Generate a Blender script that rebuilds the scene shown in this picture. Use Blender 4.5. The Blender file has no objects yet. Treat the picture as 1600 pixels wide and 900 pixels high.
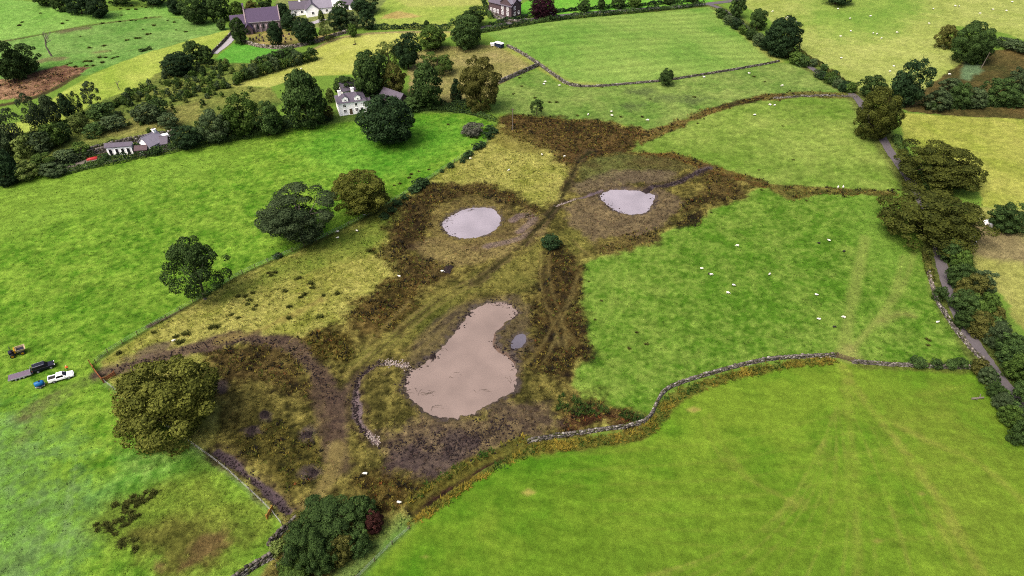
import bpy, math, random
import numpy as np

# ------------------------------------------------------------------ camera, sky, sun, exposure
sc = bpy.context.scene
CAM_H, PITCH, FPX = 96.0, math.radians(38.0), 1071.0
cam_d = bpy.data.cameras.new("camera")
cam = bpy.data.objects.new("camera", cam_d)
sc.collection.objects.link(cam)
cam.location = (0, 0, CAM_H)
cam.rotation_euler = (math.pi / 2 - PITCH, 0, 0)
cam_d.sensor_fit = 'HORIZONTAL'
cam_d.sensor_width = 36
cam_d.lens = 36 * FPX / 1600
cam_d.clip_start = 1
cam_d.clip_end = 20000
sc.camera = cam

SUN_EL, SUN_AZ = math.radians(58), math.radians(-128)      # azimuth measured from +Y towards +X
world = bpy.data.worlds.new("World")
sc.world = world
world.use_nodes = True
wn = world.node_tree.nodes
sky = wn.new('ShaderNodeTexSky')
sky.sky_type = 'NISHITA'
sky.sun_disc = False
sky.sun_elevation = SUN_EL
sky.sun_rotation = SUN_AZ
sky.air_density = 0.6
sky.dust_density = 8.0
sky.ozone_density = 0.2
wn['Background'].inputs['Strength'].default_value = 0.15
world.node_tree.links.new(sky.outputs[0], wn['Background'].inputs[0])
sun_d = bpy.data.lights.new("sun", 'SUN')
sun_d.energy = 1.1
sun_d.angle = math.radians(24)
sun_d.color = (1.0, 0.95, 0.86)
sun = bpy.data.objects.new("sun", sun_d)
sc.collection.objects.link(sun)
sun.rotation_euler = (math.pi / 2 - SUN_EL, 0, math.pi - SUN_AZ)
sc.view_settings.view_transform = 'Standard'
sc.view_settings.look = 'None'
sc.view_settings.gamma = 1.0
sc.view_settings.use_curve_mapping = False
sc.view_settings.exposure = 1.32
sc.cycles.use_denoising = False
sc.cycles.pixel_filter_type = 'BLACKMAN_HARRIS'
sc.cycles.filter_width = 1.1
sc.cycles.max_bounces = 5
sc.cycles.diffuse_bounces = 2
sc.cycles.glossy_bounces = 2
sc.cycles.transparent_max_bounces = 4

GAIN = 3.05            # display value of a sunlit surface divided by its albedo
rng = np.random.default_rng(7)
random.seed(7)
COL = sc.collection


def lin(c):
    c = np.asarray(c, dtype=np.float64) / 255.0
    return np.where(c <= 0.04045, c / 12.92, ((c + 0.055) / 1.055) ** 2.4)


def alb(r, g, b, k=1.0):
    v = np.clip(lin((r, g, b)) / GAIN * k, 0.003, 0.85)
    return (float(v[0]), float(v[1]), float(v[2]))


# ------------------------------------------------------------------ the lie of the land
def sstep(a, b, x):
    t = np.clip((x - a) / (b - a), 0, 1)
    return t * t * (3 - 2 * t)


def h0(x, y):
    x = np.asarray(x, dtype=np.float64)
    y = np.asarray(y, dtype=np.float64)
    e = np.sqrt((x / 84) ** 2 + ((y - 140) / 90) ** 2)
    w = sstep(1.0, 1.9, e)
    u = (1.4 * np.sin(x / 41 + 1.3) * np.cos(y / 57 + 0.4) + 0.9 * np.sin((x + 0.8 * y) / 33 + 0.5)
         + 0.5 * np.sin((0.7 * x - y) / 19 + 2.0))
    return w * u


CF = np.array([0, math.cos(PITCH), -math.sin(PITCH)])
CU = np.array([0, math.sin(PITCH), math.cos(PITCH)])


def G(px, py, zup=0.0):
    """the spot of land (lifted by zup) that was surveyed at this place of the photograph"""
    d = CF + np.array([1.0, 0, 0]) * (px - 800) / FPX - CU * (py - 450) / FPX
    z = zup
    for _ in range(14):
        t = (z - CAM_H) / d[2]
        x, y = d[0] * t, d[1] * t
        z = float(h0(x, y)) + zup
    return np.array([x, y, z])


def W(pts):
    return np.array([G(*p)[:2] for p in pts])


def depth_at(p):
    return float(np.dot(np.asarray(p) - np.array([0, 0, CAM_H]), CF))


def _h(i, j, s):
    n = (i.astype(np.int64) * 374761393 + j.astype(np.int64) * 668265263 + s * 1442695041) & 0x7fffffff
    n = ((n ^ (n >> 13)) * 1274126177) & 0x7fffffff
    return ((n ^ (n >> 16)) & 0xffff).astype(np.float32) / 32767.5 - 1


def vnoise(x, y, scale, seed):
    x = x / scale
    y = y / scale
    i = np.floor(x)
    j = np.floor(y)
    u = (x - i).astype(np.float32)
    v = (y - j).astype(np.float32)
    u = u * u * (3 - 2 * u)
    v = v * v * (3 - 2 * v)
    a, b = _h(i, j, seed), _h(i + 1, j, seed)
    c, d = _h(i, j + 1, seed), _h(i + 1, j + 1, seed)
    return (a * (1 - u) + b * u) * (1 - v) + (c * (1 - u) + d * u) * v


def rot(x, y, a):
    c, s = math.cos(a), math.sin(a)
    return x * c - y * s, x * s + y * c


def fbm(x, y, scale, seed, oct=3):
    t = 0
    amp = 1.0
    tot = 0
    for k in range(oct):
        xr, yr = rot(x, y, 0.6 + k * 1.1)
        t = t + amp * vnoise(xr, yr, scale / 2 ** k, seed + 17 * k)
        tot += amp
        amp *= 0.55
    return (t / tot * 1.5).astype(np.float32)


def seg_dist(X, Y, pts):
    best = np.full(X.shape, 1e9)
    for (x0, y0), (x1, y1) in zip(pts[:-1], pts[1:]):
        dx, dy = x1 - x0, y1 - y0
        t = np.clip(((X - x0) * dx + (Y - y0) * dy) / (dx * dx + dy * dy + 1e-9), 0, 1)
        best = np.minimum(best, (X - x0 - t * dx) ** 2 + (Y - y0 - t * dy) ** 2)
    return np.sqrt(best)


def inside(X, Y, pts):
    r = np.zeros(X.shape, bool)
    n = len(pts)
    for k in range(n):
        x0, y0 = pts[k]
        x1, y1 = pts[(k + 1) % n]
        if y0 == y1:
            continue
        c = (y0 > Y) != (y1 > Y)
        r ^= c & (X < (x1 - x0) * (Y - y0) / (y1 - y0) + x0)
    return r


def sdf(X, Y, pts):
    """negative inside"""
    p = list(map(tuple, pts))
    d = seg_dist(X, Y, p + [p[0]])
    return np.where(inside(X, Y, p), -d, d)


def smooth_line(pts, n=2, closed=False):
    P = [np.asarray(p, float) for p in pts]
    for _ in range(n):
        Q = []
        m = len(P)
        rngi = range(m) if closed else range(m - 1)
        if not closed:
            Q.append(P[0])
        for i in rngi:
            a, b = P[i], P[(i + 1) % m]
            Q += [a * .75 + b * .25, a * .25 + b * .75]
        if not closed:
            Q.append(P[-1])
        P = Q
    return P


def resample(pts, step):
    P = np.asarray(pts, float)
    seg = np.linalg.norm(np.diff(P, axis=0), axis=1)
    s = np.concatenate([[0], np.cumsum(seg)])
    n = max(2, int(s[-1] / step) + 1)
    t = np.linspace(0, s[-1], n)
    return np.stack([np.interp(t, s, P[:, k]) for k in range(P.shape[1])], 1), s[-1]


# ------------------------------------------------------------------ object helpers
def link(o):
    COL.objects.link(o)
    return o


def tag(o, label=None, cat=None, group=None, kind=None):
    if label:
        o['label'] = label
    if cat:
        o['category'] = cat
        kind = kind or 'thing'
    if group:
        o['group'] = group
    if kind:
        o['kind'] = kind
    return o


def empty(name, loc, rz=0.0):
    o = bpy.data.objects.new(name, None)
    o.location = loc
    o.rotation_euler = (0, 0, rz)
    o.empty_display_size = 0.5
    return link(o)


def mesh_np(name, V, F, mats=(), smooth=False):
    """V (n,3), F (m,k) all faces of one size"""
    me = bpy.data.meshes.new(name)
    V = np.asarray(V, np.float32)
    F = np.asarray(F, np.int32)
    m, k = F.shape
    me.vertices.add(len(V))
    me.vertices.foreach_set('co', V.ravel())
    me.loops.add(m * k)
    me.loops.foreach_set('vertex_index', F.ravel())
    me.polygons.add(m)
    me.polygons.foreach_set('loop_start', np.arange(m, dtype=np.int32) * k)
    me.polygons.foreach_set('loop_total', np.full(m, k, np.int32))
    if smooth:
        me.polygons.foreach_set('use_smooth', np.ones(m, bool))
    for mt in mats:
        me.materials.append(mt)
    me.update(calc_edges=True)
    return me


def obj(name, me, parent=None, loc=(0, 0, 0), rz=0.0):
    o = bpy.data.objects.new(name, me)
    o.location = loc
    o.rotation_euler = (0, 0, rz)
    o.parent = parent
    return link(o)


ORD = ('first second third fourth fifth sixth seventh eighth ninth tenth eleventh twelfth thirteenth fourteenth fifteenth sixteenth '
       'seventeenth eighteenth nineteenth twentieth').split() + ['twenty-' + w for w in 'first second third fourth fifth sixth seventh eighth ninth'.split()] + ['thirtieth']


def number(objs, along='x', frm='from the left'):
    """say which one of a row each thing is"""
    if len(objs) < 2:
        return
    def key(o):
        d = np.array(o.location) - np.array([0, 0, CAM_H])
        k = float(d @ CF)
        return d[0] / k if along == 'x' else -float(d @ CU) / k
    for i, o in enumerate(sorted(objs, key=key)):
        o['label'] = o['label'] + ', ' + ORD[i] + ' ' + frm


class MB:
    """collects boxes, prisms and tubes for one mesh"""
    def __init__(s):
        s.v, s.f = [], []

    def poly(s, vs, fs):
        b = len(s.v)
        s.v += [tuple(map(float, p)) for p in vs]
        s.f += [tuple(b + i for i in f) for f in fs]
        return s

    def box(s, x0, x1, y0, y1, z0, z1):
        return s.poly([(x0, y0, z0), (x1, y0, z0), (x1, y1, z0), (x0, y1, z0),
                       (x0, y0, z1), (x1, y0, z1), (x1, y1, z1), (x0, y1, z1)],
                      [(3, 2, 1, 0), (4, 5, 6, 7), (0, 1, 5, 4), (1, 2, 6, 5), (2, 3, 7, 6), (3, 0, 4, 7)])

    def prism(s, prof, y0, y1):
        """profile in xz, extruded along y"""
        n = len(prof)
        return s.poly([(x, y0, z) for x, z in prof] + [(x, y1, z) for x, z in prof],
                      [tuple(range(n)), tuple(range(2 * n - 1, n - 1, -1))] +
                      [((i + 1) % n, i, n + i, n + (i + 1) % n) for i in range(n)])

    def prismx(s, prof, x0, x1):
        """profile in yz, extruded along x"""
        n = len(prof)
        return s.poly([(x0, y, z) for y, z in prof] + [(x1, y, z) for y, z in prof],
                      [tuple(range(n - 1, -1, -1)), tuple(range(n, 2 * n))] +
                      [(i, (i + 1) % n, n + (i + 1) % n, n + i) for i in range(n)])

    def tube(s, p0, p1, r0, r1, n=8, cap=True):
        p0, p1 = np.array(p0, float), np.array(p1, float)
        d = p1 - p0
        d /= np.linalg.norm(d) + 1e-9
        a = np.cross(d, (0, 0, 1) if abs(d[2]) < .9 else (1, 0, 0))
        a /= np.linalg.norm(a)
        b = np.cross(d, a)
        vs = []
        for p, r in ((p0, r0), (p1, r1)):
            for k in range(n):
                t = 2 * math.pi * k / n
                vs.append(p + r * (math.cos(t) * a + math.sin(t) * b))
        fs = [(k, (k + 1) % n, n + (k + 1) % n, n + k) for k in range(n)]
        if cap:
            fs += [tuple(range(n - 1, -1, -1)), tuple(range(n, 2 * n))]
        return s.poly(vs, fs)

    def build(s, name, mat, parent=None, loc=(0, 0, 0), rz=0.0, smooth=False, bevel=0.0):
        me = bpy.data.meshes.new(name)
        me.from_pydata(s.v, [], s.f)
        if mat:
            me.materials.append(mat)
        if smooth:
            for p in me.polygons:
                p.use_smooth = True
        me.update()
        o = obj(name, me, parent, loc, rz)
        if bevel:
            md = o.modifiers.new('bevel', 'BEVEL')
            md.width = bevel
            md.segments = 2
        return o


def copy_tree(o, parent=None):
    c = o.copy()
    COL.objects.link(c)
    c.parent = parent
    for ch in list(o.children):
        copy_tree(ch, c)
    return c


# ------------------------------------------------------------------ materials
def mat_plain(name, col, rough=0.7, noise=0.0, scale=3.0, metal=0.0, spec=0.12, bump=0.0):
    m = bpy.data.materials.new(name)
    m.use_nodes = True
    nt = m.node_tree
    b = nt.nodes['Principled BSDF']
    b.inputs['Roughness'].default_value = rough
    b.inputs['Metallic'].default_value = metal
    b.inputs['Specular IOR Level'].default_value = spec
    b.inputs['Base Color'].default_value = (*col, 1)
    if noise or bump:
        tc = nt.nodes.new('ShaderNodeTexCoord')
        nz = nt.nodes.new('ShaderNodeTexNoise')
        nz.inputs['Scale'].default_value = scale
        nz.inputs['Detail'].default_value = 5
        nz.inputs['Roughness'].default_value = 0.65
        nt.links.new(tc.outputs['Object'], nz.inputs['Vector'])
        if noise:
            mr = nt.nodes.new('ShaderNodeMapRange')
            mr.inputs[1].default_value = 0.25
            mr.inputs[2].default_value = 0.75
            mr.inputs[3].default_value = 1 - noise
            mr.inputs[4].default_value = 1 + noise
            nt.links.new(nz.outputs[0], mr.inputs[0])
            mx = nt.nodes.new('ShaderNodeVectorMath')
            mx.operation = 'SCALE'
            mx.inputs[0].default_value = col
            nt.links.new(mr.outputs[0], mx.inputs['Scale'])
            nt.links.new(mx.outputs[0], b.inputs['Base Color'])
        if bump:
            bp = nt.nodes.new('ShaderNodeBump')
            bp.inputs['Strength'].default_value = bump
            bp.inputs['Distance'].default_value = 0.1
            nt.links.new(nz.outputs[0], bp.inputs['Height'])
            nt.links.new(bp.outputs[0], b.inputs['Normal'])
    return m


def mat_leaf(name, dark, light, vary=0.25, trans=0.12):
    """leaves: tone differs from leaf to leaf and a little from plant to plant"""
    m = bpy.data.materials.new(name)
    m.use_nodes = True
    nt = m.node_tree
    N = nt.nodes
    b = N['Principled BSDF']
    b.inputs['Roughness'].default_value = 0.7
    b.inputs['Specular IOR Level'].default_value = 0.04
    at = N.new('ShaderNodeAttribute')
    at.attribute_name = 'tone'
    mx = N.new('ShaderNodeMix')
    mx.data_type = 'RGBA'
    mx.inputs[6].default_value = (*dark, 1)
    mx.inputs[7].default_value = (*light, 1)
    nt.links.new(at.outputs['Fac'], mx.inputs[0])
    oi = N.new('ShaderNodeObjectInfo')
    mr = N.new('ShaderNodeMapRange')
    mr.inputs[3].default_value = 1 - vary
    mr.inputs[4].default_value = 1 + vary
    nt.links.new(oi.outputs['Random'], mr.inputs[0])
    sv = N.new('ShaderNodeVectorMath')
    sv.operation = 'SCALE'
    nt.links.new(mx.outputs[2], sv.inputs[0])
    nt.links.new(mr.outputs[0], sv.inputs['Scale'])
    nt.links.new(sv.outputs[0], b.inputs['Base Color'])
    tr = N.new('ShaderNodeBsdfTranslucent')
    nt.links.new(sv.outputs[0], tr.inputs['Color'])
    ms = N.new('ShaderNodeMixShader')
    ms.inputs[0].default_value = trans
    nt.links.new(b.outputs[0], ms.inputs[1])
    nt.links.new(tr.outputs[0], ms.inputs[2])
    nt.links.new(ms.outputs[0], N['Material Output'].inputs['Surface'])
    return m


def mat_tuft(name, rough=0.85):
    """herbs and rushes coloured plant by plant"""
    m = bpy.data.materials.new(name)
    m.use_nodes = True
    nt = m.node_tree
    b = nt.nodes['Principled BSDF']
    b.inputs['Roughness'].default_value = rough
    b.inputs['Specular IOR Level'].default_value = 0.04
    at = nt.nodes.new('ShaderNodeAttribute')
    at.attribute_name = 'cover'
    nt.links.new(at.outputs['Color'], b.inputs['Base Color'])
    return m


STONE = mat_tuft('wall_stones', 0.9)

M = dict(
    slate=mat_plain('slate', alb(120, 112, 128), 0.55, 0.18, 1.2, bump=0.2),
    slate_purple=mat_plain('purple_slate', alb(106, 90, 122), 0.55, 0.16, 1.0, bump=0.2),
    slate_pale=mat_plain('pale_slate', alb(172, 167, 184), 0.5, 0.14, 1.0, bump=0.2),
    render_white=mat_plain('white_render', (0.84, 0.84, 0.83), 0.8, 0.06, 1.0),
    sandstone=mat_plain('sandstone', alb(200, 180, 184), 0.85, 0.2, 1.5, bump=0.3),
    darkstone=mat_plain('house_stone', alb(120, 100, 105), 0.85, 0.22, 1.5, bump=0.3),
    drystone=mat_plain('dry_stone', alb(146, 140, 132), 0.9, 0.5, 2.2, bump=0.5),
    drystone_pale=mat_plain('pale_dry_stone', alb(188, 174, 160), 0.9, 0.35, 2.2, bump=0.5),
    glass=mat_plain('window_glass', (0.012, 0.013, 0.016), 0.1, spec=0.35),
    wood=mat_plain('weathered_timber', alb(130, 112, 88), 0.8, 0.25, 5),
    wood_orange=mat_plain('larch_timber', alb(178, 110, 70), 0.75, 0.2, 5),
    wood_yellow=mat_plain('fresh_sawn_timber', alb(200, 155, 75), 0.75, 0.15, 5),
    bark=mat_plain('bark', alb(82, 72, 60), 0.9, 0.3, 4, bump=0.6),
    bark_pale=mat_plain('pale_bark', alb(150, 140, 128), 0.9, 0.25, 4, bump=0.5),
    wire=mat_plain('galvanised_wire', (0.35, 0.36, 0.36), 0.5, metal=0.6),
    tarmac=mat_plain('tarmac', alb(122, 116, 120), 0.9, 0.15, 1.5),
    concrete=mat_plain('concrete', alb(205, 200, 205), 0.85, 0.1, 1.5),
    gravel=mat_plain('gravel', alb(150, 140, 128), 0.9, 0.25, 3),
    car_white=mat_plain('white_car_paint', (0.82, 0.82, 0.82), 0.25, spec=0.6),
    car_dark=mat_plain('dark_car_paint', (0.006, 0.006, 0.012), 0.25, spec=0.25),
    car_glass=mat_plain('car_glass', (0.006, 0.006, 0.008), 0.1, spec=0.3),
    rubber=mat_plain('rubber', (0.015, 0.015, 0.015), 0.85),
    steel=mat_plain('painted_steel', (0.3, 0.3, 0.32), 0.45, metal=0.5),
    lamp=mat_plain('lamp_lens', (0.6, 0.6, 0.58), 0.15),
    lamp_red=mat_plain('red_lens', (0.4, 0.02, 0.02), 0.2),
    blue=mat_plain('blue_plastic', alb(40, 130, 200), 0.35, 0.08, 2),
    yellow=mat_plain('yellow_paint', alb(225, 175, 40), 0.4, 0.1, 2),
    cream=mat_plain('cream_paint', alb(225, 205, 165), 0.5, 0.15, 3),
    black=mat_plain('black_machine', (0.012, 0.011, 0.02), 0.5, 0.3, 3),
    deck=mat_plain('trailer_deck', alb(138, 122, 142), 0.6, 0.2, 3),
    red=mat_plain('red_paint', alb(225, 60, 65), 0.35),
    navy=mat_plain('navy_box_side', (0.012, 0.018, 0.035), 0.5),
    pale_green_sheet=mat_plain('pale_roof_sheet', (0.72, 0.76, 0.74), 0.5),
    fleece=mat_plain('fleece', (0.5, 0.49, 0.42), 0.95, 0.12, 6),
    fleece_dark=mat_plain('dark_fleece', (0.015, 0.014, 0.014), 0.95),
    skin=mat_plain('skin', (0.45, 0.25, 0.18), 0.6),
    hivis=mat_plain('hi_vis_orange', (0.85, 0.16, 0.03), 0.7),
    trousers=mat_plain('dark_trousers', (0.02, 0.022, 0.03), 0.85),
    wrap=mat_plain('pale_bale_wrap', (0.78, 0.77, 0.76), 0.35, 0.06, 3),
    limestone=mat_plain('pale_rubble', alb(205, 190, 180), 0.85, 0.2, 3),
    soil=mat_plain('dark_soil', alb(56, 46, 46), 0.9, 0.5, 2.5, bump=0.6),
)
LEAF = dict(
    dark=mat_leaf('dark_green_leaves', alb(46, 68, 38), alb(102, 134, 68)),
    vdark=mat_leaf('very_dark_leaves', alb(34, 54, 36), alb(76, 106, 62), 0.15),
    oak=mat_leaf('olive_oak_leaves', alb(58, 70, 26), alb(146, 152, 66), 0.15),
    lane_oak=mat_leaf('lane_oak_leaves', alb(42, 54, 20), alb(112, 120, 50), 0.12),
    mid=mat_leaf('mid_green_leaves', alb(58, 86, 34), alb(116, 148, 66)),
    grey=mat_leaf('grey_green_leaves', alb(54, 76, 48), alb(116, 138, 90)),
    light=mat_leaf('light_green_leaves', alb(88, 116, 48), alb(154, 172, 92)),
    copper=mat_leaf('copper_leaves', alb(38, 16, 32), alb(80, 42, 56), 0.12),
    red=mat_leaf('dull_red_leaves', alb(58, 36, 36), alb(108, 68, 60), 0.12),
    brown=mat_leaf('olive_brown_leaves', alb(66, 76, 34), alb(142, 142, 72), 0.18),
    greytwig=mat_leaf('grey_twigs', alb(92, 96, 82), alb(134, 136, 116), 0.1),
)

# ------------------------------------------------------------------ the ground: one sheet, land cover surveyed field by field
NX, NY = 760, 720
yr = 42.0 * (470.0 / 42.0) ** np.linspace(0, 1, NY)
hw = 0.86 * np.sqrt(yr ** 2 + CAM_H ** 2) + 6
u = np.linspace(-1, 1, NX)
X = (u[None, :] * hw[:, None]).ravel()
Y = np.repeat(yr, NX)
N1, N1b = fbm(X, Y, 0.9, 3, 2), fbm(X, Y, 1.3, 91, 2)
N3, N8 = fbm(X, Y, 3.2, 11, 3), fbm(X, Y, 8.5, 23, 3)
N25, N60 = fbm(X, Y, 24, 37, 3), fbm(X, Y, 62, 53, 2)
NW = fbm(X, Y, 5.5, 71, 4)                       # for uneven edges
NE = fbm(X, Y, 0.55, 131, 1)
xs_, ys_ = rot(X, Y, math.radians(-28))
NS = fbm(xs_ / 7, ys_, 1.1, 211, 3)               # grass combed along the slope
xs_, ys_ = rot(X, Y, math.radians(12))
NT = fbm(xs_ / 9, ys_, 0.9, 231, 3)
C = np.zeros((len(X), 3), np.float32)
RO = np.zeros(len(X), np.float32)                # how tussocky
WET = np.zeros(len(X), np.float32)
DZ = np.zeros(len(X), np.float32)
base = lin((122, 158, 62)) / GAIN
C[:] = base


NOT = np.zeros(len(X), np.float32)               # where wheels keep the growth down


def near(pts, m):
    a, b = pts.min(0) - m, pts.max(0) + m
    return np.nonzero((X > a[0]) & (X < b[0]) & (Y > a[1]) & (Y < b[1]))[0]


def paint(idx, w, ca, cb, mixn, ro, wet, sp):
    a, b = lin(ca) / GAIN, lin(cb) / GAIN
    t = np.clip(0.5 + mixn, 0, 1)[:, None]
    col = a * (1 - t) + b * t
    col = col * (1 + sp * (0.55 * N1[idx] + 0.45 * N1b[idx]))[:, None]
    lum = col @ np.array([.3, .6, .1])
    col = col * .94 + lum[:, None] * .06 * np.array([1, 1, .8])
    C[idx] = C[idx] * (1 - w[:, None]) + np.clip(col, 0.004, 0.8) * w[:, None]
    RO[idx] = RO[idx] * (1 - w) + ro * w
    WET[idx] = WET[idx] * (1 - w) + wet * w


def field(px, ca, cb, soft=0.5, amp=0.8, op=1.0, ro=0.1, wet=0.0, sp=0.18, mix=(0.1, 0.2, 0.35, 0.35), sm=0):
    p = W(px)
    if sm:
        p = np.array(smooth_line(p, sm, True))
    idx = near(p, soft + amp + 2)
    if not len(idx):
        return p
    d = sdf(X[idx], Y[idx], p) + amp * NW[idx] + 0.25 * amp * N1[idx]
    w = op * sstep(soft, -soft, d)
    mn = mix[0] * N1[idx] + mix[1] * N3[idx] + mix[2] * N8[idx] + mix[3] * N25[idx]
    paint(idx, w, ca, cb, mn, ro, wet, sp)
    return p


def stroke(px, width, ca, cb, soft=0.4, amp=0.3, op=1.0, ro=0.1, wet=0.0, sp=0.15, dz=0.0, sm=2, ragged=0.0, bare=0.0):
    p = np.array(smooth_line(W(px), sm))
    idx = near(p, width + soft + amp + 2)
    d = seg_dist(X[idx], Y[idx], p) - width / 2 + amp * NW[idx] + 0.3 * amp * N1[idx]
    w = op * sstep(soft, -soft, d)
    if ragged:
        w = w * np.clip(1 - ragged * (0.5 + N3[idx] + 0.5 * N1[idx]), 0, 1)
    paint(idx, w, ca, cb, 0.3 * N3[idx] + 0.2 * N1[idx], ro, wet, sp)
    if bare:
        NOT[idx] = np.maximum(NOT[idx], bare * sstep(soft, -soft, d))
    if dz:
        DZ[idx] += dz * sstep(soft + 0.3, -soft - 0.2, d)
    return p


# --- far and left fields
field([(-300, -40), (-100, -10), (60, 4), (140, 22), (260, 6), (330, 26), (250, 27), (140, 38), (60, 54), (0, 64), (-300, 90)], (118, 176, 66), (146, 194, 88), amp=1, sp=.3)
field([(-300, 90), (0, 64), (60, 54), (140, 38), (250, 27), (325, 30), (365, 45), (300, 62), (220, 87), (140, 117), (60, 130), (0, 150), (-300, 200)], (100, 156, 60), (138, 180, 88), amp=1, sp=.35)
stroke([(-60, 75), (0, 66), (60, 55), (140, 39), (250, 26)], 1.6, (88, 100, 50), (110, 120, 60), ro=.5)
stroke([(115, 95), (200, 80), (260, 68), (330, 55)], 1.2, (98, 128, 62), (110, 140, 60), op=.5)
field([(-40, 165), (-40, 128), (20, 122), (60, 112), (100, 103), (137, 106), (115, 120), (88, 135), (50, 150), (0, 158)], (128, 92, 70), (170, 132, 100), amp=2, ro=.9, sp=.35)
stroke([(-20, 168), (40, 158), (85, 140), (120, 118)], 2.5, (70, 68, 40), (100, 90, 52), ro=.8)
stroke([(62, 96), (75, 92), (95, 92)], 5, (150, 125, 95), (120, 130, 80), ro=.4, soft=1.5, op=.8)
stroke([(98, 50), (115, 46), (135, 44)], 4, (128, 100, 84), (100, 100, 70), ro=.6, soft=1.5, op=.8)
stroke([(150, 82), (165, 80)], 3, (160, 130, 90), (120, 130, 80), ro=.6, soft=1.5, op=.7)
field([(-60, 205), (0, 195), (30, 190), (90, 150), (140, 117), (220, 86), (300, 61), (360, 46), (358, 60), (335, 78), (300, 100), (250, 113), (215, 137), (160, 160), (120, 185), (60, 215), (-60, 260)], (150, 182, 58), (188, 206, 88), amp=.8)
field([(-300, 330), (-60, 215), (60, 205), (160, 158), (215, 137), (250, 113), (330, 96), (400, 92), (450, 84), (420, 112), (372, 132), (420, 138), (440, 160), (420, 200), (280, 228), (200, 225), (75, 262), (0, 285), (-300, 340)], (92, 122, 46), (142, 152, 70), amp=1.5, ro=.5, sp=.4)
field([(150, 215), (200, 180), (270, 165), (330, 150), (320, 190), (270, 205), (200, 215)], (150, 142, 74), (170, 156, 92), amp=4, soft=3, op=.4, ro=.7, sp=.35)
field([(335, 92), (365, 68), (420, 75), (460, 78), (440, 92), (400, 98), (350, 98)], (98, 176, 52), (124, 190, 70), amp=.6)
field([(362, 134), (430, 104), (470, 84), (530, 57), (600, 50), (720, 49), (690, 62), (640, 72), (600, 84), (560, 97), (552, 116), (470, 121), (420, 136)], (176, 188, 74), (200, 206, 104), amp=.8)
stroke([(470, 86), (530, 57), (600, 50), (720, 50)], 2.2, (150, 132, 96), (168, 152, 104), op=.8, ro=.4)
field([(385, 52), (440, 44), (490, 58), (535, 48), (520, 62), (450, 76), (388, 68)], (132, 138, 62), (180, 160, 96), amp=1, sp=.35, mix=(.2, .5, .3, .2))
field([(430, 0), (600, -30), (620, 5), (585, 40), (530, 48), (445, 40), (425, 15)], (112, 134, 66), (150, 160, 90), amp=1.5, sp=.3, ro=.4)
field([(585, 22), (620, -20), (768, -20), (766, 25), (750, 46), (590, 46)], (146, 178, 66), (180, 196, 88), amp=.8)
field([(588, 30), (620, 17), (640, 20), (655, 26), (620, 30)], (186, 160, 92), (204, 186, 112), amp=1.2, soft=1, op=.9)
field([(620, 0), (690, -10), (760, -10), (755, 8), (690, 11), (640, 10)], (200, 196, 108), (176, 190, 92), amp=1.5, soft=2, op=.7)
field([(650, 82), (690, 70), (725, 72), (770, 70), (835, 101), (800, 120), (785, 135), (770, 150), (700, 165), (640, 150), (640, 110)], (146, 146, 78), (180, 168, 108), amp=1.5, ro=.5, sp=.35)
field([(790, 24), (860, -20), (1140, -20), (1110, 4), (1000, 15), (870, 24)], (104, 186, 46), (132, 196, 62), amp=.6)
p_topmid = field([(760, 52), (800, 43), (870, 33), (1000, 21), (1110, 11), (1135, 18), (1165, 45), (1205, 80), (1222, 96), (1160, 108), (1040, 124), (930, 134), (886, 130), (842, 100), (795, 74)], (116, 164, 60), (152, 184, 84), amp=.5, sp=.24, mix=(.05, .1, .25, .5))
# mown bands across the hayfield
idx = near(p_topmid, 1)
ins = inside(X[idx], Y[idx], p_topmid)
bx, by = rot(X[idx], Y[idx], math.radians(-14))
C[idx] *= (1 + ins * 0.13 * np.sin(by * 0.95 + 0.6 * N25[idx]) * (0.6 + 0.6 * N8[idx]))[:, None]
stroke([(795, 76), (842, 103), (886, 131), (935, 133)], 4.0, (176, 172, 84), (160, 180, 80), soft=2, op=.75)
stroke([(1125, 20), (1165, 52), (1215, 95)], 4.5, (176, 172, 84), (168, 176, 84), soft=2, op=.7)
field([(775, 135), (838, 107), (885, 135), (930, 138), (1040, 128), (1200, 103), (1225, 98), (1262, 100), (1300, 125), (1338, 147), (1210, 153), (1110, 172), (1010, 207), (985, 195), (860, 185), (800, 178), (765, 178)], (100, 144, 50), (146, 170, 82), amp=1, sp=.4)
for c in ((1035, 153, 34, 10), (1085, 155, 26, 8), (985, 165, 30, 8), (1000, 143, 34, 6)):
    field([(c[0] - c[2], c[1]), (c[0], c[1] - c[3]), (c[0] + c[2], c[1]), (c[0], c[1] + c[3])], (86, 92, 62), (110, 134, 70), soft=3, amp=3, op=.75, ro=.5, sm=1)
field([(985, 240), (1050, 206), (1110, 176), (1190, 156), (1260, 152), (1338, 156), (1350, 205), (1390, 238), (1412, 262), (1402, 300), (1300, 298), (1215, 296), (1195, 290), (1105, 263), (1050, 241)], (110, 148, 44), (152, 176, 76), amp=.8, sp=.36)
field([(1150, -60), (1150, 2), (1200, 30), (1258, 82), (1335, 142), (1360, 150), (1440, 160), (1470, 130), (1500, 108), (1520, 95), (1482, 75), (1466, 60), (1490, 40), (1560, 50), (1600, 62), (1900, 80), (1900, -60)], (156, 176, 76), (186, 198, 104), amp=1, sp=.26)
field([(1260, -30), (1420, -30), (1450, 20), (1390, 55), (1310, 62), (1255, 30)], (116, 162, 54), (150, 182, 72), soft=9, amp=5, op=.85)
field([(1345, 150), (1440, 140), (1478, 112), (1502, 96), (1540, 84), (1600, 72), (1900, 70), (1900, 180), (1600, 186), (1500, 183), (1420, 175), (1408, 168)], (78, 80, 40), (120, 104, 58), amp=1.5, ro=.9, sp=.4)
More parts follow.
